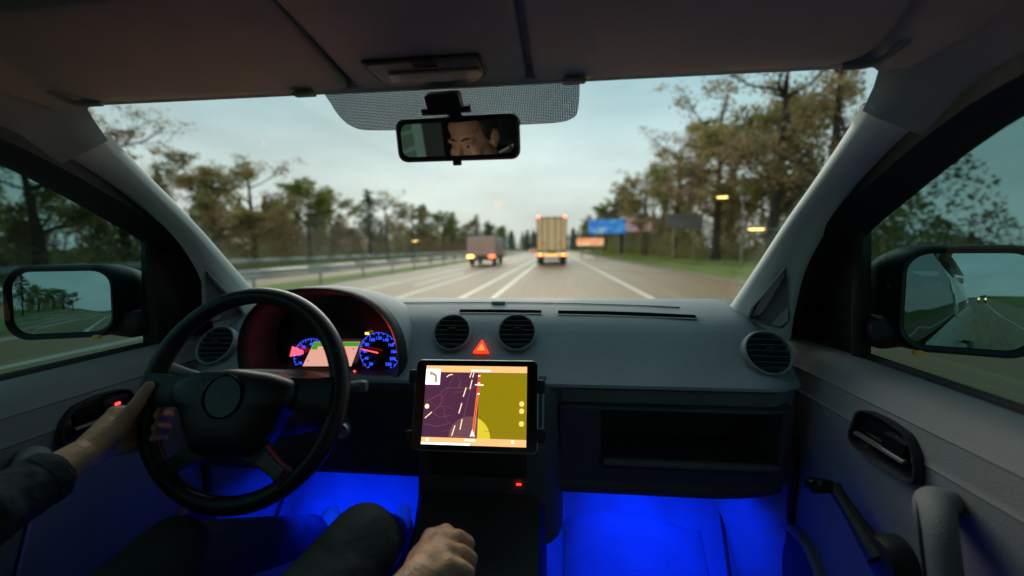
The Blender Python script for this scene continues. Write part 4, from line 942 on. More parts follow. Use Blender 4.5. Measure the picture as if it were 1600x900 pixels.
gl_l = bpy.data.lights.new('instrument_glow', 'AREA'); gl_l.energy = .075; gl_l.size = .05; gl_l.color = (1, .07, .03)
gl_o = bpy.data.objects.new('instrument_glow', gl_l); col.objects.link(gl_o); gl_o.parent = bin_; gl_o.location = V((-.25, .945, 1.185))-WL[bin_.name]; gl_o.rotation_euler = (math.radians(205), 0, 0)

# ------------------------------------------------------------------ tablet in its holder
TL, TR, BL, BR = at(655, 562, .80), at(842, 565, .80), at(642, 703, .74), at(836, 709, .74)
tc_ = (TL+TR+BL+BR)/4; FT = Fr(tc_, (TR-TL)+(BR-BL), (TL-BL)+(TR-BR)); TW = .242; TH = .170
holder = thing('tablet_holder', 'black clamp holder gripping the tablet on the centre stack', 'holder', V((.03, .85, 1.02)))
mb = MB(); mb.rbox(FT(0, 0, -.016), (TW*.8, TH*.8, .012), .004, FT.rot()); obj('back_plate', mb, M['black'], holder)
mb = MB(); mb.tube([FT(0, -.02, -.02), V((tc_.x, .862, 1.075))], [.022, .028], 12); obj('arm', mb, M['black'], holder)
for u_, w_ in ((-1, .052), (-1, -.062), (1, .036), (1, -.052)):
    mb = MB(); mb.rbox(FT(u_*(TW/2+.005), w_, -.004), (.016, .026, .024), .004, FT.rot()); obj('clamp', mb, M['black'], holder)
mb = MB(); mb.tube([FT(TW/2+.009, .028, .003), FT(TW/2+.009, -.045, .003)], .0022, 6); obj('side_rail', mb, M['silver'], holder)
tab = thing('tablet', 'black-framed tablet showing a purple and olive navigation map', 'tablet', tc_)
def TQ(u_, w_): return (u_*.194*.5 - .001, w_*.146*.5)
def quad(name, pts, m, n_=.0045, par=None, th=.0002):
    q_ = MB(); q_.prism([FT(a, b_, n_) for a, b_ in pts], FT.n*th); return obj(name, q_, M[m], par or tab, smooth=0)
mb = MB(); rings = [[FT(a*s_, b_*s_, z) for a, b_ in rrect(TW, TH, .011, 5)] for s_, z in ((.97, -.0045), (.995, -.003), (1.0, 0), (.998, .003), (.99, .0038))]; mb.loft(rings); obj('casing', mb, M['silver'], tab, smooth=40)
mb = MB(); mb.prism([FT(a, b_, .0036) for a, b_ in rrect(TW-.004, TH-.004, .010, 5)], FT.n*.0006); obj('glass_front', mb, M['black_gloss'], tab, smooth=0)
emis('map_purple', (.105, .030, .075), 0.6); emis('map_olive', (.36, .27, .005), 0.62); emis('map_bar', (1, .56, .22), 0.82); emis('map_white', (1, .95, .85), 1.3); emis('map_route', (1, .20, .03), 1.1); emis('map_redroute', (.62, .06, .03), 1.0); emis('map_thin', (.30, .14, .11), .55); emis('map_halo', (.20, .085, .10), 0.62); emis('map_halo_y', (.60, .48, .03), 1.0); emis('map_button', (.75, .60, .15), 1.0); emis('map_dash', (1, .75, .50), 1.0); emis('map_arrow', (.42, .34, .26), .8)
SW, SHh = .1985, .146
sc0 = quad('screen', [(-SW/2, -SHh/2), (SW/2, -SHh/2), (SW/2, SHh/2), (-SW/2, SHh/2)], 'map_purple')
def sp_(x, y):   # screen fractions, left to right and top to bottom
    return ((x-.5)*SW, (.5-y)*SHh)
def sq(name, pts, m, lvl): return quad(name, [sp_(*p_) for p_ in pts], m, .0047+lvl*.0002, sc0, .0001)
sq('park_area', [(.535, .09), (1, .09), (1, .915), (.535, .915)], 'map_olive', 1)
halo = [(.46+.20*math.cos(a), .915-.27*math.sin(a)) for a in [PI*i/40 for i in range(41)]]
sq('halo', halo, 'map_halo', 2); hy = [p_ for p_ in halo if p_[0] > .536]; sq('park_halo', [(.536, .915)]+hy+[(.536, hy[-1][1])] if False else [(.536, .915)]+hy, 'map_halo_y', 3)
sq('top_bar', [(0, 0), (1, 0), (1, .085), (0, .085)], 'map_bar', 4); sq('status_line', [(.45, .05), (.64, .05), (.64, .072), (.45, .072)], 'map_white', 5)
sq('bottom_bar', [(0, .912), (1, .912), (1, 1), (0, 1)], 'map_bar', 4); sq('progress', [(0, .975), (.47, .975), (.47, 1), (0, 1)], 'map_white', 5)
sq('bar_caption', [(.42, .925), (.52, .925), (.52, .945), (.42, .945)], 'map_white', 5); sq('bar_icon', [(.045, .925), (.07, .925), (.07, .958), (.045, .958)], 'map_white', 5); sq('bar_icon', [(.86, .925), (.885, .925), (.885, .958), (.86, .958)], 'map_white', 5)
sq('turn_card', [(.0, .045), (.145, .045), (.145, .25), (0, .25)], 'map_white', 6)
sq('turn_arrow', [(.092, .22), (.092, .145), (.06, .12), (.06, .14), (.03, .10), (.06, .065), (.06, .085), (.085, .095), (.118, .13), (.118, .22)], 'map_arrow', 7)
def seg(name, a, b_, w, m, lvl):
    a2, b2 = V((*sp_(*a), 0)), V((*sp_(*b_), 0)); d_ = (b2-a2).normalized(); p_ = V((-d_.y, d_.x, 0))*w/2
    return quad(name, [tuple((a2-p_)[:2]), tuple((b2-p_)[:2]), tuple((b2+p_)[:2]), tuple((a2+p_)[:2])], m, .0047+lvl*.0002, sc0, .0001)
for a, b_ in (((.455, .09), (.440, .15)), ((.48, .09), (.468, .15)), ((.465, .18), (.447, .30)), ((.41, .28), (.385, .40)), ((.375, .48), (.35, .61)), ((.385, .68), (.37, .81)), ((.32, .76), (.292, .89)), ((.02, .68), (.085, .60)), ((.21, .15), (.235, .12)), ((.235, .12), (.27, .115))):
    seg('road_dash', a, b_, .0018, 'map_dash', 5)
for a, b_ in (((.16, .35), (.21, .29)), ((.21, .29), (.50, .285)), ((.34, .28), (.36, .20)), ((.455, .30), (.36, .9)), ((.30, .76), (.27, .9)), ((.02, .47), (.16, .37)), ((.10, .60), (.19, .45)), ((.19, .45), (.16, .36)), ((.10, .62), (.16, .66)), ((.16, .66), (.27, .64)), ((.02, .75), (.14, .78)), ((.14, .78), (.25, .74)), ((.60, .82), (.98, .835))):
    seg('map_path', a, b_, .0007, 'map_thin', 3.5)
rc = random.Random(31); mb = MB()
for k in range(9):
    x0, y0 = rc.uniform(.03, .42), rc.uniform(.2, .85); a = rc.uniform(0, 6.3); pts = [V((x0, y0, 0))]
    for q_ in range(4):
        a += rc.uniform(-.9, .9); pts.append(pts[-1]+V((math.cos(a)*.07, math.sin(a)*.09, 0)))
    pts = [p_ for p_ in spline(pts, 5) if .01 < p_.x < .52 and .1 < p_.y < .9]
    for p0, p1 in zip(pts, pts[1:]):
        A2, B2 = V((*sp_(p0.x, p0.y), 0)), V((*sp_(p1.x, p1.y), 0))
        if (B2-A2).length < 1e-5: continue
        d_ = (B2-A2).normalized(); w_ = V((-d_.y, d_.x, 0))*.00025
        mb.add([FT(*(A2-w_)[:2], .0052), FT(*(B2-w_)[:2], .0052), FT(*(B2+w_)[:2], .0052), FT(*(A2+w_)[:2], .0052)], [(0, 1, 2, 3)])
obj('map_contours', mb, M['map_thin'], sc0, smooth=0)
seg('queue', (.535, .09), (.522, .36), .0042, 'map_redroute', 5)
seg('route', (.518, .36), (.487, .90), .0014, 'map_route', 6); seg('route', (.532, .36), (.505, .90), .0014, 'map_route', 6)
for yy in (.12, .215, .35): sq('route_mark', [(.522, yy), (.545, yy), (.545, yy+.016), (.522, yy+.016)], 'map_white', 7)
sq('road_name', [(.495, .237), (.58, .24), (.58, .252), (.495, .249)], 'map_white', 7)
sq('own_position', [(.468, .895), (.49, .80), (.515, .895), (.491, .875)], 'map_white', 8)
for x, y in ((.953, .475), (.953, .565), (.953, .72)): sq('map_button', [(x+.024*math.cos(2*PI*i/20), y+.034*math.sin(2*PI*i/20)) for i in range(20)], 'map_button', 5)
sq('compass', [(.033+.022*math.cos(2*PI*i/20), .53+.031*math.sin(2*PI*i/20)) for i in range(20)], 'map_dash', 5)

# ------------------------------------------------------------------ steering wheel
WC = V((-.364, .662, 1.151)); wt = .353
FS = Fr(WC, (1, 0, 0), (0, math.sin(wt), math.cos(wt))); 
sw = thing('steering_wheel', 'black leather four-spoke steering wheel held by the driver', 'steering wheel', WC)
mb = MB(); R0 = .178; rings = []
for i in range(72):
    a = 2*PI*i/72; d_ = FS.u*math.cos(a)+FS.w*math.sin(a); rr = .0150+.0012*max(0, math.cos(2*a)); rings.append([WC+d_*R0+d_*rr*math.cos(b_)+FS.n*rr*1.05*math.sin(b_) for b_ in [2*PI*k/16 for k in range(16)]])
mb.grid(rings, True, True); rim = obj('rim', mb, M['leather'], sw, smooth=80)
mb = MB(); mb.tube([FS((R0-.0155)*math.cos(2*PI*i/72), (R0-.0155)*math.sin(2*PI*i/72), .004) for i in range(72)], .0012, 5, closed=True); obj('stitching', mb, M['black'], rim)
pad = rpoly([(x, y, 0) for x, y in ((-.112, .020), (-.072, .036), (0, .043), (.072, .036), (.112, .022), (.114, -.014), (.090, -.026), (.076, -.060), (.050, -.100), (-.050, -.100), (-.076, -.060), (-.090, -.026), (-.114, -.014))], .018, 4)
mb = MB(); mb.loft([[FS(p.x*k, (p.y+.02)*k-.02, z) for p in pad] for k, z in ((.9, -.03), (1, -.012), (1.0, .020), (.97, .030), (.90, .037), (.75, .042), (.45, .045))]); obj('airbag_cover', mb, M['leather'], sw, smooth=60)
mb = MB(); mb.lathe([(.036, .043), (.036, .0475), (.0335, .0485), (.0325, .0455), (.001, .0462)], FS(0, -.004, 0), FS.n, 40); obj('emblem_ring', mb, M['black_gloss'], sw)
for sx in (-1, 1):
    mb = MB(); mb.loft([[FS(sx*u_, w_, z) for w_, z in ((h1, 0), (h1, .016), ((h1+h2)/2, .024), (h2, .016), (h2, 0), ((h1+h2)/2, -.008))] for u_, h1, h2 in ((.095, -.024, .030), (.120, -.024, .029), (.145, -.026, .030), (.172, -.032, .034))]); obj('spoke', mb, M['leather'], sw, smooth=60)
    mb = MB(); A = V((sx*.045, -.085)); B = V((sx*.113, -.131)); d_ = (B-A).normalized(); p_ = V((-d_.y, d_.x))
    mb.loft([[FS(*(A.lerp(B, k)+p_*hw*s_), z) for s_, z in ((-1, .002), (-.9, .016), (.9, .016), (1, .002), (.6, -.008), (-.6, -.008))] for k, hw in ((0, .024), (.3, .017), (.7, .013), (1, .017))]); obj('spoke', mb, M['leather'], sw, smooth=60)
    if sx > 0:
        mb = MB(); mb.loft([[FS(*(A.lerp(B, k)+p_*hw*s_), z) for s_, z in ((-1, .0165), (-.9, .0185), (.9, .0185), (1, .0165))] for k, hw in ((.30, .012), (.6, .0095), (.85, .010))]); obj('spoke_insert', mb, M['grey_insert'], sw, smooth=60)
# column cover, stalks, key
colm = thing('steering_column', 'dark steering column cover with stalks behind the wheel', 'steering column', FS(0, 0, -.12))
mb = MB(); mb.loft([[FS(a, b_-.012, z) for a, b_ in rrect(w_, h_, .03, 4)] for w_, h_, z in ((.10, .09, -.02), (.125, .115, -.035), (.13, .125, -.10), (.12, .12, -.20), (.10, .10, -.30))]); obj('cover', mb, M['black'], colm, smooth=50)
pe = at(566, 603, .735)
mb = MB(); mb.tube([FS(.05, .01, -.06), pe.lerp(FS(.05, .01, -.06), .25), pe], [.008, .009, .012], 12); mb.rbox(pe, (.022, .016, .022), .006); obj('wiper_stalk', mb, M['grey_insert'], colm)
pe = at(262, 574, .735)
mb = MB(); mb.tube([FS(-.05, .01, -.06), pe.lerp(FS(-.05, .01, -.06), .25), pe], [.008, .009, .012], 12); obj('indicator_stalk', mb, M['grey_insert'], colm)
kp = at(536, 671, .775)
mb = MB(); mb.lathe([(.016, 0), (.016, .012), (.013, .016), (.011, .010), (.001, .008)], kp, (.15, -1, .2), 20); obj('ignition_lock', mb, M['silver'], colm); mb = MB(); mb.tube([kp+V((-.02, .03, .01)), kp], .017, 14); obj('lock_barrel', mb, M['black'], colm)

# ------------------------------------------------------------------ overhead: visors, light, mirror
for sx in (-1, 1):
    x0, x1 = (.146, .605) if sx > 0 else (.148, .615)
    out = rpoly([(x0, .676, 0), (x1, .676, 0), (x1-.005, .60, 0), (x1-.06, .45, 0), (x0-.005, .45, 0)], [.02, .05, .05, .03, .02], 5)
    v_ = thing('sun_visor', 'driver side padded sun visor folded up, left of the cabin light' if sx < 0 else 'passenger side padded sun visor folded up, right of the cabin light', 'sun visor', (sx*.38, .68, 1.66), 'sun visors')
    def vz(x, y): return ceil_z(min(abs(x), .56), y)
    rings = []
    cx_, cy2 = (x0+x1)/2, .565
    for k, dz in ((.985, -.004), (1.0, -.010), (.992, -.0165), (.96, -.0195)):
        rings.append([V((sx*(cx_+(p.x-cx_)*k), cy2+(p.y-cy2)*k, vz(p.x, p.y)+dz)) for p in out])
    mb = MB(); mb.loft(rings); obj('padded_flap', mb, M['visor'], v_, smooth=50)
    px_, py_ = (897, 105) if sx > 0 else (475, 131)
    p = at(px_, py_, .668); mb = MB(); mb.rbox(V((p.x, .668, 1.652)), (.036, .014, .007), .003); obj('clip', mb, M['visor'], v_)
    mb = MB(); mb.tube(spline([V((sx*(x1-.02), .672, 1.655)), V((sx*(x1+.015), .655, 1.652)), V((sx*(x1+.03), .62, 1.668))], 4), .005, 8); obj('hinge', mb, M['visor'], v_)
# console between the visors
ov = thing('overhead_console', 'moulded roof console between the visors holding the cabin light', 'roof console', (0, .6, 1.66))
out = rpoly([(-.138, .680, 0), (.136, .680, 0), (.126, .30, 0), (-.138, .30, 0)], .012, 3)
mb = MB(); rings = []
for k, dz in ((1.0, -.002), (1.0, -.008), (.975, -.015), (.95, -.017)): rings.append([V((p.x*k, .5+(p.y-.5)*(1-(1-k)*.6), ceil_z(0, p.y)+dz)) for p in out])
mb.loft(rings); obj('shell', mb, M['headliner'], ov, smooth=50)
def onc(px, py, dz):
    d = ray(px, py); lo, hi = .3, .8
    for _ in range(40):
        m_ = (lo+hi)/2; p = CAM+d*(m_/d.y)
        if p.z > ceil_z(0, m_)+dz: hi = m_ if d.z < 0 else hi; lo = lo if d.z < 0 else lo
        if p.z < ceil_z(0, m_)+dz: lo = m_
        else: hi = m_
    return CAM+d*(lo/d.y)
dl = thing('cabin_light', 'flat grey roof lamp unit with small switch above the mirror', 'cabin light', onc(662, 105, -.018), )
L0 = [onc(x, y, -.0185) for x, y in ((563, 95), (748, 82), (761, 110), (752, 121), (700, 126), (612, 129), (596, 126))]; L0 = rpoly(L0, .008, 3)
cc = sum(L0, V())/len(L0)
mb = MB(); mb.loft([[cc+(p-cc)*k+V((0, 0, dz)) for p in L0] for k, dz in ((1.02, .003), (1.02, -.002), (.99, -.003), (.975, -.0015))]); obj('bezel', mb, M['black'], dl, smooth=40)
mb = MB(); mb.loft([[cc+(p-cc)*k+V((0, 0, dz)) for p in L0] for k, dz in ((.965, .001), (.955, -.0045), (.93, -.006))]); obj('housing', mb, M['grey_insert'], dl, smooth=40)
Lw = [onc(x, y, -.0255) for x, y in ((607, 115), (748, 106), (754, 112), (748, 118), (700, 123), (612, 126))]; mb = MB(); mb.prism(Lw, V((0, 0, -.003))); mat('lamp_lens', (.42, .42, .38), .25, var=.05); obj('lamp_lens', mb, M['lamp_lens'], dl, smooth=0)
Ls = [onc(x, y, -.026) for x, y in ((638, 96), (680, 94), (685, 104), (650, 107))]; cs_ = sum(Ls, V())/4; Ls = rpoly(Ls, .003, 2)
mb = MB(); mb.loft([[cs_+(p-cs_)*k+V((0, 0, dz)) for p in Ls] for k, dz in ((1.0, .001), (1.0, -.001), (.82, -.001), (.80, .001))]); mb.f.append(tuple(len(mb.v)-len(Ls)+i for i in range(len(Ls)))); obj('switch', mb, M['black'], dl)

rm = at(712, 217, .68)
rv = thing('rear_view_mirror', 'black-framed rear-view mirror reflecting part of the driver\'s face', 'mirror', rm)
HEAD = V((-.355, -.035, 1.455))
tr_, br_ = at(607, 221, .68), at(817, 213, .68)
hit = at(742, 214, .68)
nrm = ((CAM-hit).normalized() + (HEAD+V((.02, .03, .012))-hit).normalized()).normalized()
u = (br_-tr_); u = (u-nrm*u.dot(nrm)).normalized()
FM = Fr(rm, u, nrm.cross(u)); 
MWd, MHt = .206, .064
mb = MB(); mb.prism([FM(a, b_, -.001) for a, b_ in rrect(MWd-.012, MHt-.012, .010, 5)], FM.n*.002); obj('mirror_glass', mb, M['mirror'], rv, smooth=0)
rings = [[FM(a, b_, z) for a, b_ in rrect(MWd+e, MHt+e, .014, 5)] for e, z in ((-.013, .0005), (-.012, .003), (-.006, .005), (.002, .002), (.004, -.006), (-.006, -.018), (-.04, -.026))]
mb = MB(); mb.loft(rings, False); nb_ = len(rings[0]); mb.f.append(tuple(len(mb.v)-nb_+i for i in range(nb_))); obj('frame', mb, M['black'], rv, smooth=50)
mb = MB(); mb.rbox(FM(0, -MHt/2-.005, .0), (.014, .008, .008), .002, FM.rot()); obj('dip_tab', mb, M['black'], rv)
ft = ws_ray(697, 152, .012)
mb = MB(); mb.tube(spline([FM(-.005, .010, -.024), FM(-.008, .03, -.04), ft+V((0, -.004, -.004))], 4), [.010]*9, 10); obj('stem', mb, M['black'], rv)
mb = MB(); fo = [ws_ray(x, y, .006) for x, y in ((669, 141), (720, 137), (727, 168), (678, 172))]; fo = rpoly(fo, .006, 3); mb.prism(fo, V((0, -.020, -.012))); obj('foot', mb, M['black'], rv, smooth=40)
mb = MB(); mb.tube([ws_ray(663, 170, .012), ws_ray(737, 164, .012)], .0055, 8); obj('cross_bar', mb, M['black'], rv)

# ------------------------------------------------------------------ centre console, gear lever, pedals, footwell lamps, seats
con = thing('centre_console', 'black lower console between the footwells with gear lever', 'console', (.02, .6, .52))
prof = [(.845, .93), (.825, .90), (.80, .865), (.76, .835), (.70, .80), (.62, .775), (.50, .765), (.30, .76), (-.10, .74), (-.30, .70)]
mb = MB(); rows = []
for y, z in prof: rows.append([V((x, y, zz)) for x, zz in ((-.112, .50), (-.112, z-.035), (-.100, z-.008), (-.075, z), (.025, z), (.125, z), (.148, z-.008), (.160, z-.035), (.164, .50))])
mb.grid(rows); obj('housing', mb, M['black'], con, smooth=40)
gk = V((.030, .545, .955))
gl2 = thing('gear_lever', 'black gear lever under the driver\'s right hand', 'gear lever', (.03, .60, .78))
mb = MB(); mb.tube([V((.03, .60, .77)), V((.03, .575, .87)), gk], [.011, .009, .009], 10); obj('shaft', mb, M['silver'], gl2)
mb = MB(); mb.loft([[V((.03+a*k, .60+b_*k-(z-.765)*.2, z)) for a, b_ in rrect(.12, .14, .03, 4)] for k, z in ((1, .768), (.92, .79), (.95, .80), (.7, .825), (.72, .835), (.4, .87), (.15, .90))], False); obj('boot', mb, M['leather'], gl2, smooth=60)
mb = MB(); mb.ball(gk, (.024, .026, .030), nu=16, nv=12); obj('knob', mb, M['black_gloss'], gl2)
# kick panel by the passenger's feet, with the door seal
for sx in (-1, 1):
    kp_ = thing('kick_panel', f'plain side trim beside the {"passenger" if sx > 0 else "driver"} footwell', 'trim panel', (sx*.64, 1.0, .5))
    mb = MB(); mb.grid([[V((sx*x, y, z)) for x, y in ((.690, .93), (.668, .955), (.640, 1.02), (.622, 1.10), (.612, 1.22))] for z in (.50, .7, .9, 1.05)]); obj('panel', mb, M['carpet'], kp_, smooth=60)
    mb = MB(); mb.tube([V((sx*p.x, p.y, p.z)) for p in (at(1122, 770, 1.18), at(1125, 790, 1.14), at(1132, 840, 1.07), at(1142, 910, .99))], .005, 6); obj('edge', mb, M['rubber'], kp_)
    mb = MB(); mb.tube([V((sx*.694, .925, .46)), V((sx*.694, .925, .75)), V((sx*.69, .925, 1.0))], .010, 8); obj('door_seal', mb, M['rubber'], kp_)
emis('blue_led', (.0, .03, 1), 6)
for x, lab in ((.42, 'blue light strip under the passenger side of the dashboard'), (-.36, 'blue light strip under the driver side of the dashboard')):
    fl_ = thing('footwell_lamp', lab, 'lamp', (x, .985, .862), 'blue footwell lamps')
    mb = MB(); mb.rbox((x, .985, .857), (.30, .016, .008), .003); obj('strip', mb, M['black'], fl_)
    mb = MB(); mb.rbox((x, .985, .8515), (.28, .010, .003), .001); obj('led', mb, M['blue_led'], fl_)
    li = bpy.data.lights.new('footwell_light', 'AREA'); li.shape = 'RECTANGLE'; li.size = .28; li.size_y = .03; li.energy = 1.5; li.spread = math.radians(158); li.color = (.0, .022, 1)
    lo_ = bpy.data.objects.new('footwell_light', li); col.objects.link(lo_); lo_.parent = fl_; lo_.location = V((x, .985, .846))-WL[fl_.name]
def seat(cx, lab):
    t = thing('front_seat', lab, 'car seat', (cx, -.2, .52), 'front seats')
    def sec(w, h, c, a):   # rounded section
        R3 = Matrix.Rotation(a, 3, 'X'); return [c + R3 @ V((p_[0], 0, p_[1])) for p_ in rrect(w, h, min(w, h)*.4, 4)]
    mb = MB(); mb.loft([[V((cx+a, y, z+b_)) for a, b_ in rrect(w, h, .05, 4)] for y, z, w, h in ((-.38, .68, .44, .12), (-.2, .68, .50, .16), (0, .70, .50, .17), (.10, .715, .48, .15), (.14, .71, .44, .08))]); obj('cushion', mb, M['seat'], t, smooth=60)
    mb = MB(); mb.loft([[V((cx+a, y+b_, z)) for a, b_ in rrect(w, h, .05, 4)] for y, z, w, h in ((-.30, .66, .46, .14), (-.36, .85, .50, .16), (-.42, 1.08, .49, .15), (-.46, 1.25, .42, .12), (-.47, 1.31, .34, .07))]); obj('backrest', mb, M['seat'], t, smooth=60)
    mb = MB(); mb.loft([[V((cx+a, y+b_, z)) for a, b_ in rrect(w, h, .04, 4)] for y, z, w, h in ((-.465, 1.36, .22, .07), (-.46, 1.40, .27, .10), (-.465, 1.50, .27, .10), (-.47, 1.55, .22, .06))]); obj('headrest', mb, M['seat'], t, smooth=60)
    for s_ in (-1, 1):
        mb = MB(); mb.tube([V((cx+s_*.06, -.465, 1.29)), V((cx+s_*.06, -.465, 1.39))], .006, 8); obj('headrest_post', mb, M['silver'], t)
    return t
seat(-.36, 'dark cloth driver seat behind the steering wheel'); seat(.40, 'dark cloth passenger seat on the empty side')

# ------------------------------------------------------------------ the driver
person = thing('person', 'driver in a dark jacket, left hand on the wheel, right hand on the gear lever', 'person', (-.36, -.1, .75))
sk = MB()
# --- left hand, gripping the rim at about nine o'clock
ga = math.radians(198); G = FS(R0*math.cos(ga), R0*math.sin(ga), 0); gu = (FS.u*-1*math.cos(ga)*-1); 
ro = (FS.u*math.cos(ga)+FS.w*math.sin(ga)); tg_ = FS.w     # outward from the hub, and along the rim upward
def gp(phi, rho, w): a = math.radians(phi); return G + (-ro*math.cos(a) + FS.n*math.sin(a))*rho + tg_*w
WR = at(120, 718, .555)
for w, mrho, wr, rr in ((.034, .050, .028, .0092), (.012, .054, .010, .0098), (-.011, .052, -.011, .0094), (-.032, .046, -.030, .0082)):
    a, b_, c, d = gp(158, mrho, w), gp(212, .040, w*1.02), gp(292, .030, wr), gp(378, .0285, wr-.002)
    sk.cap(a, b_, rr*1.18, rr*1.05); sk.cap(b_, c, rr*1.05, rr); sk.cap(c, d, rr, rr*.86)
    wp = WR.lerp(a, .25); sk.cap(wp, a, .019, rr*1.35)
    sk.ball(a+(-ro*0+FS.n*.004), rr*1.25)
tb, t1, t2, t3 = WR.lerp(gp(115, .045, -.01), .35), gp(105, .040, .002), gp(82, .031, .034), gp(62, .0285, .060)
sk.cap(tb, t1, .021, .0155); sk.cap(t1, t2, .0145, .0115); sk.cap(t2, t3, .0118, .0098)
sk.cap(WR.lerp(gp(140, .045, -.02), .3), gp(140, .045, -.012), .024, .017); sk.cap(WR.lerp(gp(158, .05, .0), .3), gp(158, .05, 0), .022, .015)
EL = V((-.575, .255, 1.020))
sk.cap(WR, WR.lerp(EL, .35), .0255, .031); sk.cap(WR+V((.004, 0, .006)), WR.lerp(EL, .35), .0235, .031); sk.cap(WR.lerp(EL, .35), EL, .031, .042)
SHL = V((-.56, -.20, 1.24)); sk.cap(EL, SHL, .044, .055)
# --- right hand resting on the gear knob
RW = at(652, 905, .475); 
mc = [at(672, 842, .560), at(688, 846, .545), at(697, 862, .525), at(700, 884, .503)]
pp = [at(697, 829, .572), at(715, 838, .562), at(722, 862, .537), at(722, 886, .512)]
dd = [at(711, 842, .578), at(733, 848, .568), at(737, 872, .540), at(734, 893, .514)]
tt = [p + V((-.004, .002, -.022)) for p in dd]
for k, (a, b_, c, d) in enumerate(zip(mc, pp, dd, tt)):
    rr = (.0098, .0100, .0096, .0086)[k]
    sk.cap(a, b_, rr*1.25, rr*1.08); sk.cap(b_, c, rr*1.08, rr*.95); sk.cap(c, d, rr*.95, rr*.82)
    sk.cap(RW.lerp(a, .25), a, .0185, rr*1.35); sk.ball(a+V((0, 0, .003)), rr*1.32)
sk.cap(RW.lerp(mc[1], .35), mc[1].lerp(mc[2], .5)+V((0, 0, -.012)), .023, .018); sk.cap(RW.lerp(mc[3], .3)+V((0, 0, -.012)), mc[3]+V((0, 0, -.014)), .019, .014)
th = [RW.lerp(mc[0], .3)+V((-.01, 0, -.014)), at(655, 858, .555)+V((-.004, 0, -.014)), at(664, 838, .588)+V((0, 0, -.014)), at(684, 826, .607)+V((0, 0, -.012))]
for (a, ra), (b_, rb) in zip(zip(th, (.019, .0145, .0115, .0098)), list(zip(th, (.019, .0145, .0115, .0095)))[1:]): sk.cap(a, b_, ra, rb)
RE = V((-.115, .17, .935)); SHR = V((-.16, -.20, 1.24))
sk.cap(RW, RW.lerp(RE, .4), .0245, .031); sk.cap(RW.lerp(RE, .4), RE, .031, .042); sk.cap(RE, SHR, .044, .055)
# --- neck and head
hc = HEAD; yaw = math.radians(8)                   # looking ahead, a little to his left
Rh = Matrix.Rotation(yaw, 3, 'Z') @ Matrix.Rotation(math.radians(-4), 3, 'X')
def hp_(x, y, z): return hc + Rh @ V((x, y, z))
def hb(x, y, z, r): sk.ball(hp_(x, y, z), r, Rh, 16, 12)
hb(0, -.028, .028, (.074, .092, .086)); hb(0, .008, .0, (.067, .074, .080)); hb(0, .020, -.060, (.053, .060, .048)); hb(0, .055, -.088, (.024, .022, .020)); hb(0, .034, .048, (.060, .046, .040))
for s_ in (-1, 1):
    hb(s_*.030, .066, .012, (.026, .012, .010)); hb(s_*.040, .048, -.030, (.024, .026, .022)); hb(s_*.055, .008, -.055, (.018, .034, .030))
    hb(s_*.076, -.018, -.006, (.008, .017, .030)); hb(s_*.083, -.026, .002, (.006, .013, .024))
    hb(s_*.012, .082, -.036, (.009, .012, .008))
sk.cap(hp_(0, .070, .012), hp_(0, .096, -.028), .0095, .013)
hb(0, .068, -.058, (.024, .014, .008)); hb(0, .066, -.070, (.021, .013, .008))
sk.cap(hp_(0, -.035, -.05), V((hc.x, hc.y-.045, hc.z-.17)), .055, .060); sk.cap(V((hc.x, hc.y-.045, hc.z-.17)), V((hc.x, hc.y-.07, 1.22)), .06, .085)
CH = V((-.36, -.20, 1.12)); HP = V((-.36, -.14, .80))
sk.cap(SHL, SHR, .07, .07); sk.cap(CH, V((-.36, -.18, 1.24)), .13, .10); sk.cap(HP, CH, .135, .135)
KR, KL = V((-.118, .575, .945)), V((-.415, .545, .925)); HR, HLf = V((-.27, .0, .80)), V((-.45, .0, .80)); AR, AL = V((-.26, 1.0, .60)), V((-.47, .98, .60))
for h, k, a in ((HR, KR, AR), (HLf, KL, AL)):
    sk.cap(h, k, .070, .050); sk.cap(k, a, .048, .036); sk.cap(a, a+V((0, .14, .03)), .036, .030)
bm_ = remeshed(sk, .0042, 4, 'body')
obj('body', bm_, M['skin'], person, smooth=180)
nv = (t3-t2).normalized(); cv = (CAM-t3).normalized(); sv = nv.cross(cv).normalized(); cv = sv.cross(nv); mb = MB()
mb.loft([[t3+nv*(a*.0065+.001)+sv*b_*.0062+cv*(.0092-.0022*b_*b_-.0012*abs(a)+dz) for a, b_ in [(math.cos(2*PI*k/14), math.sin(2*PI*k/14)) for k in range(14)]] for dz in (-.002, .0004)]); obj('thumbnail', mb, M['nail'], person)
# face details and hair
for s_ in (-1, 1):
    mb = MB(); mb.ball(hp_(s_*.030, .060, -.004), .0125, nu=14, nv=10); eo = obj('eye', mb, M['eye'], person, smooth=180)
    mb = MB(); mb.ball(hp_(s_*.030+.001, .0700, -.005), .0052, nu=10, nv=8); obj('iris', mb, M['iris'], eo, smooth=180)
    mb = MB(); mb.tube(spline([hp_(s_*.012, .079, .014), hp_(s_*.030, .078, .020), hp_(s_*.050, .062, .015)], 4), [.0022, .003, .0034, .0036, .0036, .0034, .003, .0024, .0014], 6); obj('eyebrow', mb, M['hair'], person)
hm = MB()
def hbh(x, y, z, r): hm.ball(hp_(x, y, z), r, Rh, 20, 14)
hbh(0, -.036, .040, (.0775, .092, .084)); hbh(0, .022, .078, (.056, .052, .026)); hbh(0, -.062, .0, (.070, .064, .074))
for s_ in (-1, 1): hbh(s_*.066, -.010, .028, (.010, .034, .036))
obj('hair', remeshed(hm, .005, 2, 'hair'), M['hair'], person, smooth=180)
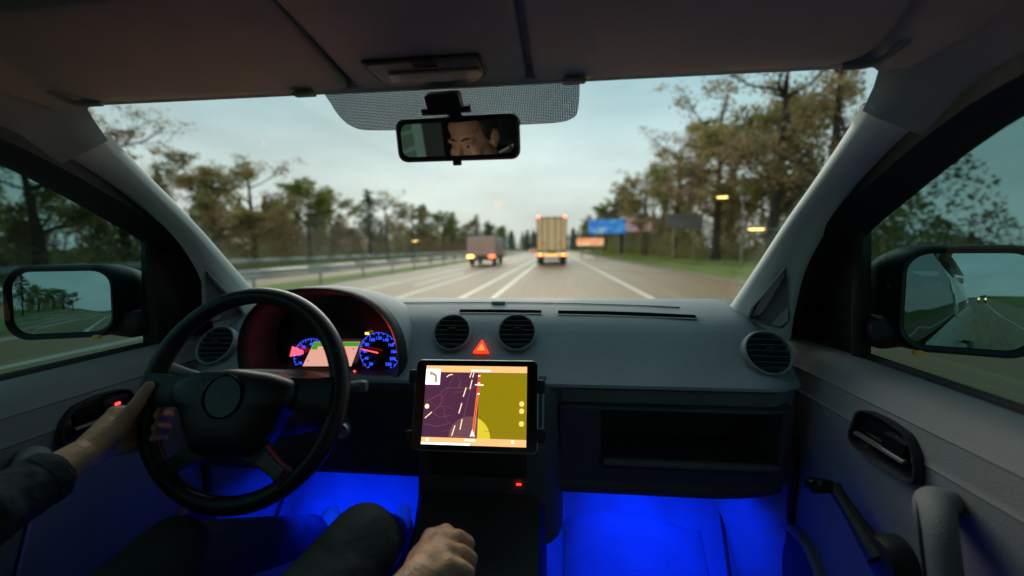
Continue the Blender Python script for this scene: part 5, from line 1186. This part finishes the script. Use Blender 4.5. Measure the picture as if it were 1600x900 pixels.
# jacket, cuffs, trousers, shoes
jk = MB()
sl0 = WR.lerp(EL, .10); jk.cap(sl0.lerp(EL, .06), sl0.lerp(EL, .45), .040, .046); jk.cap(sl0.lerp(EL, .45), EL, .046, .056); jk.cap(EL, SHL, .060, .074)
sr0 = RW.lerp(RE, .12); jk.cap(sr0.lerp(RE, .06), sr0.lerp(RE, .45), .036, .044); jk.cap(sr0.lerp(RE, .45), RE, .044, .056); jk.cap(RE, SHR, .060, .074)
jk.cap(SHL, SHR, .088, .088); jk.cap(CH, V((-.36, -.19, 1.22)), .150, .115); jk.cap(HP, CH, .155, .155); jk.cap(V((-.36, -.17, 1.26)), V((-.36, -.165, 1.31)), .082, .074)
for f_ in (.3, .48, .63, .8): jk.ball(sl0.lerp(EL, f_)+V((0, 0, .002)), (.050, .030, .050), nu=12, nv=8)
jo = obj('jacket', remeshed(jk, .009, 3, 'jacket'), M['jacket'], person, smooth=180)
d_ = (EL-WR).normalized(); mb = MB(); mb.lathe([(.034, .004), (.0385, .003), (.0395, .008), (.0395, .020), (.036, .022)], sl0, d_, 24); obj('cuff', mb, M['jacket'], jo)
d_ = (RE-RW).normalized(); mb = MB(); mb.lathe([(.031, 0), (.0355, .002), (.0375, .010), (.037, .030), (.033, .032)], sr0, d_, 24); obj('cuff', mb, M['cuff'], jo)
tr = MB()
for h, k, a in ((HR, KR, AR), (HLf, KL, AL)):
    tr.cap(h, k, .090, .060); tr.cap(k, a+V((0, 0, .05)), .058, .055); tr.ball(k+V((0, .012, .006)), (.054, .052, .056))
tr.cap(HR, HLf, .10, .10)
obj('trousers', remeshed(tr, .009, 4, 'trousers'), M['trouser'], person, smooth=180)
for a in (AR, AL):
    mb = MB(); mb.loft([[a+V((p_[0], y, z+p_[1])) for p_ in rrect(w, h, min(w, h)*.4, 3)] for y, z, w, h in ((-.06, -.03, .06, .07), (0, -.03, .085, .11), (.08, -.01, .09, .08), (.16, .02, .09, .06), (.20, .035, .06, .035))]); obj('shoe', mb, M['black'], person, smooth=60)
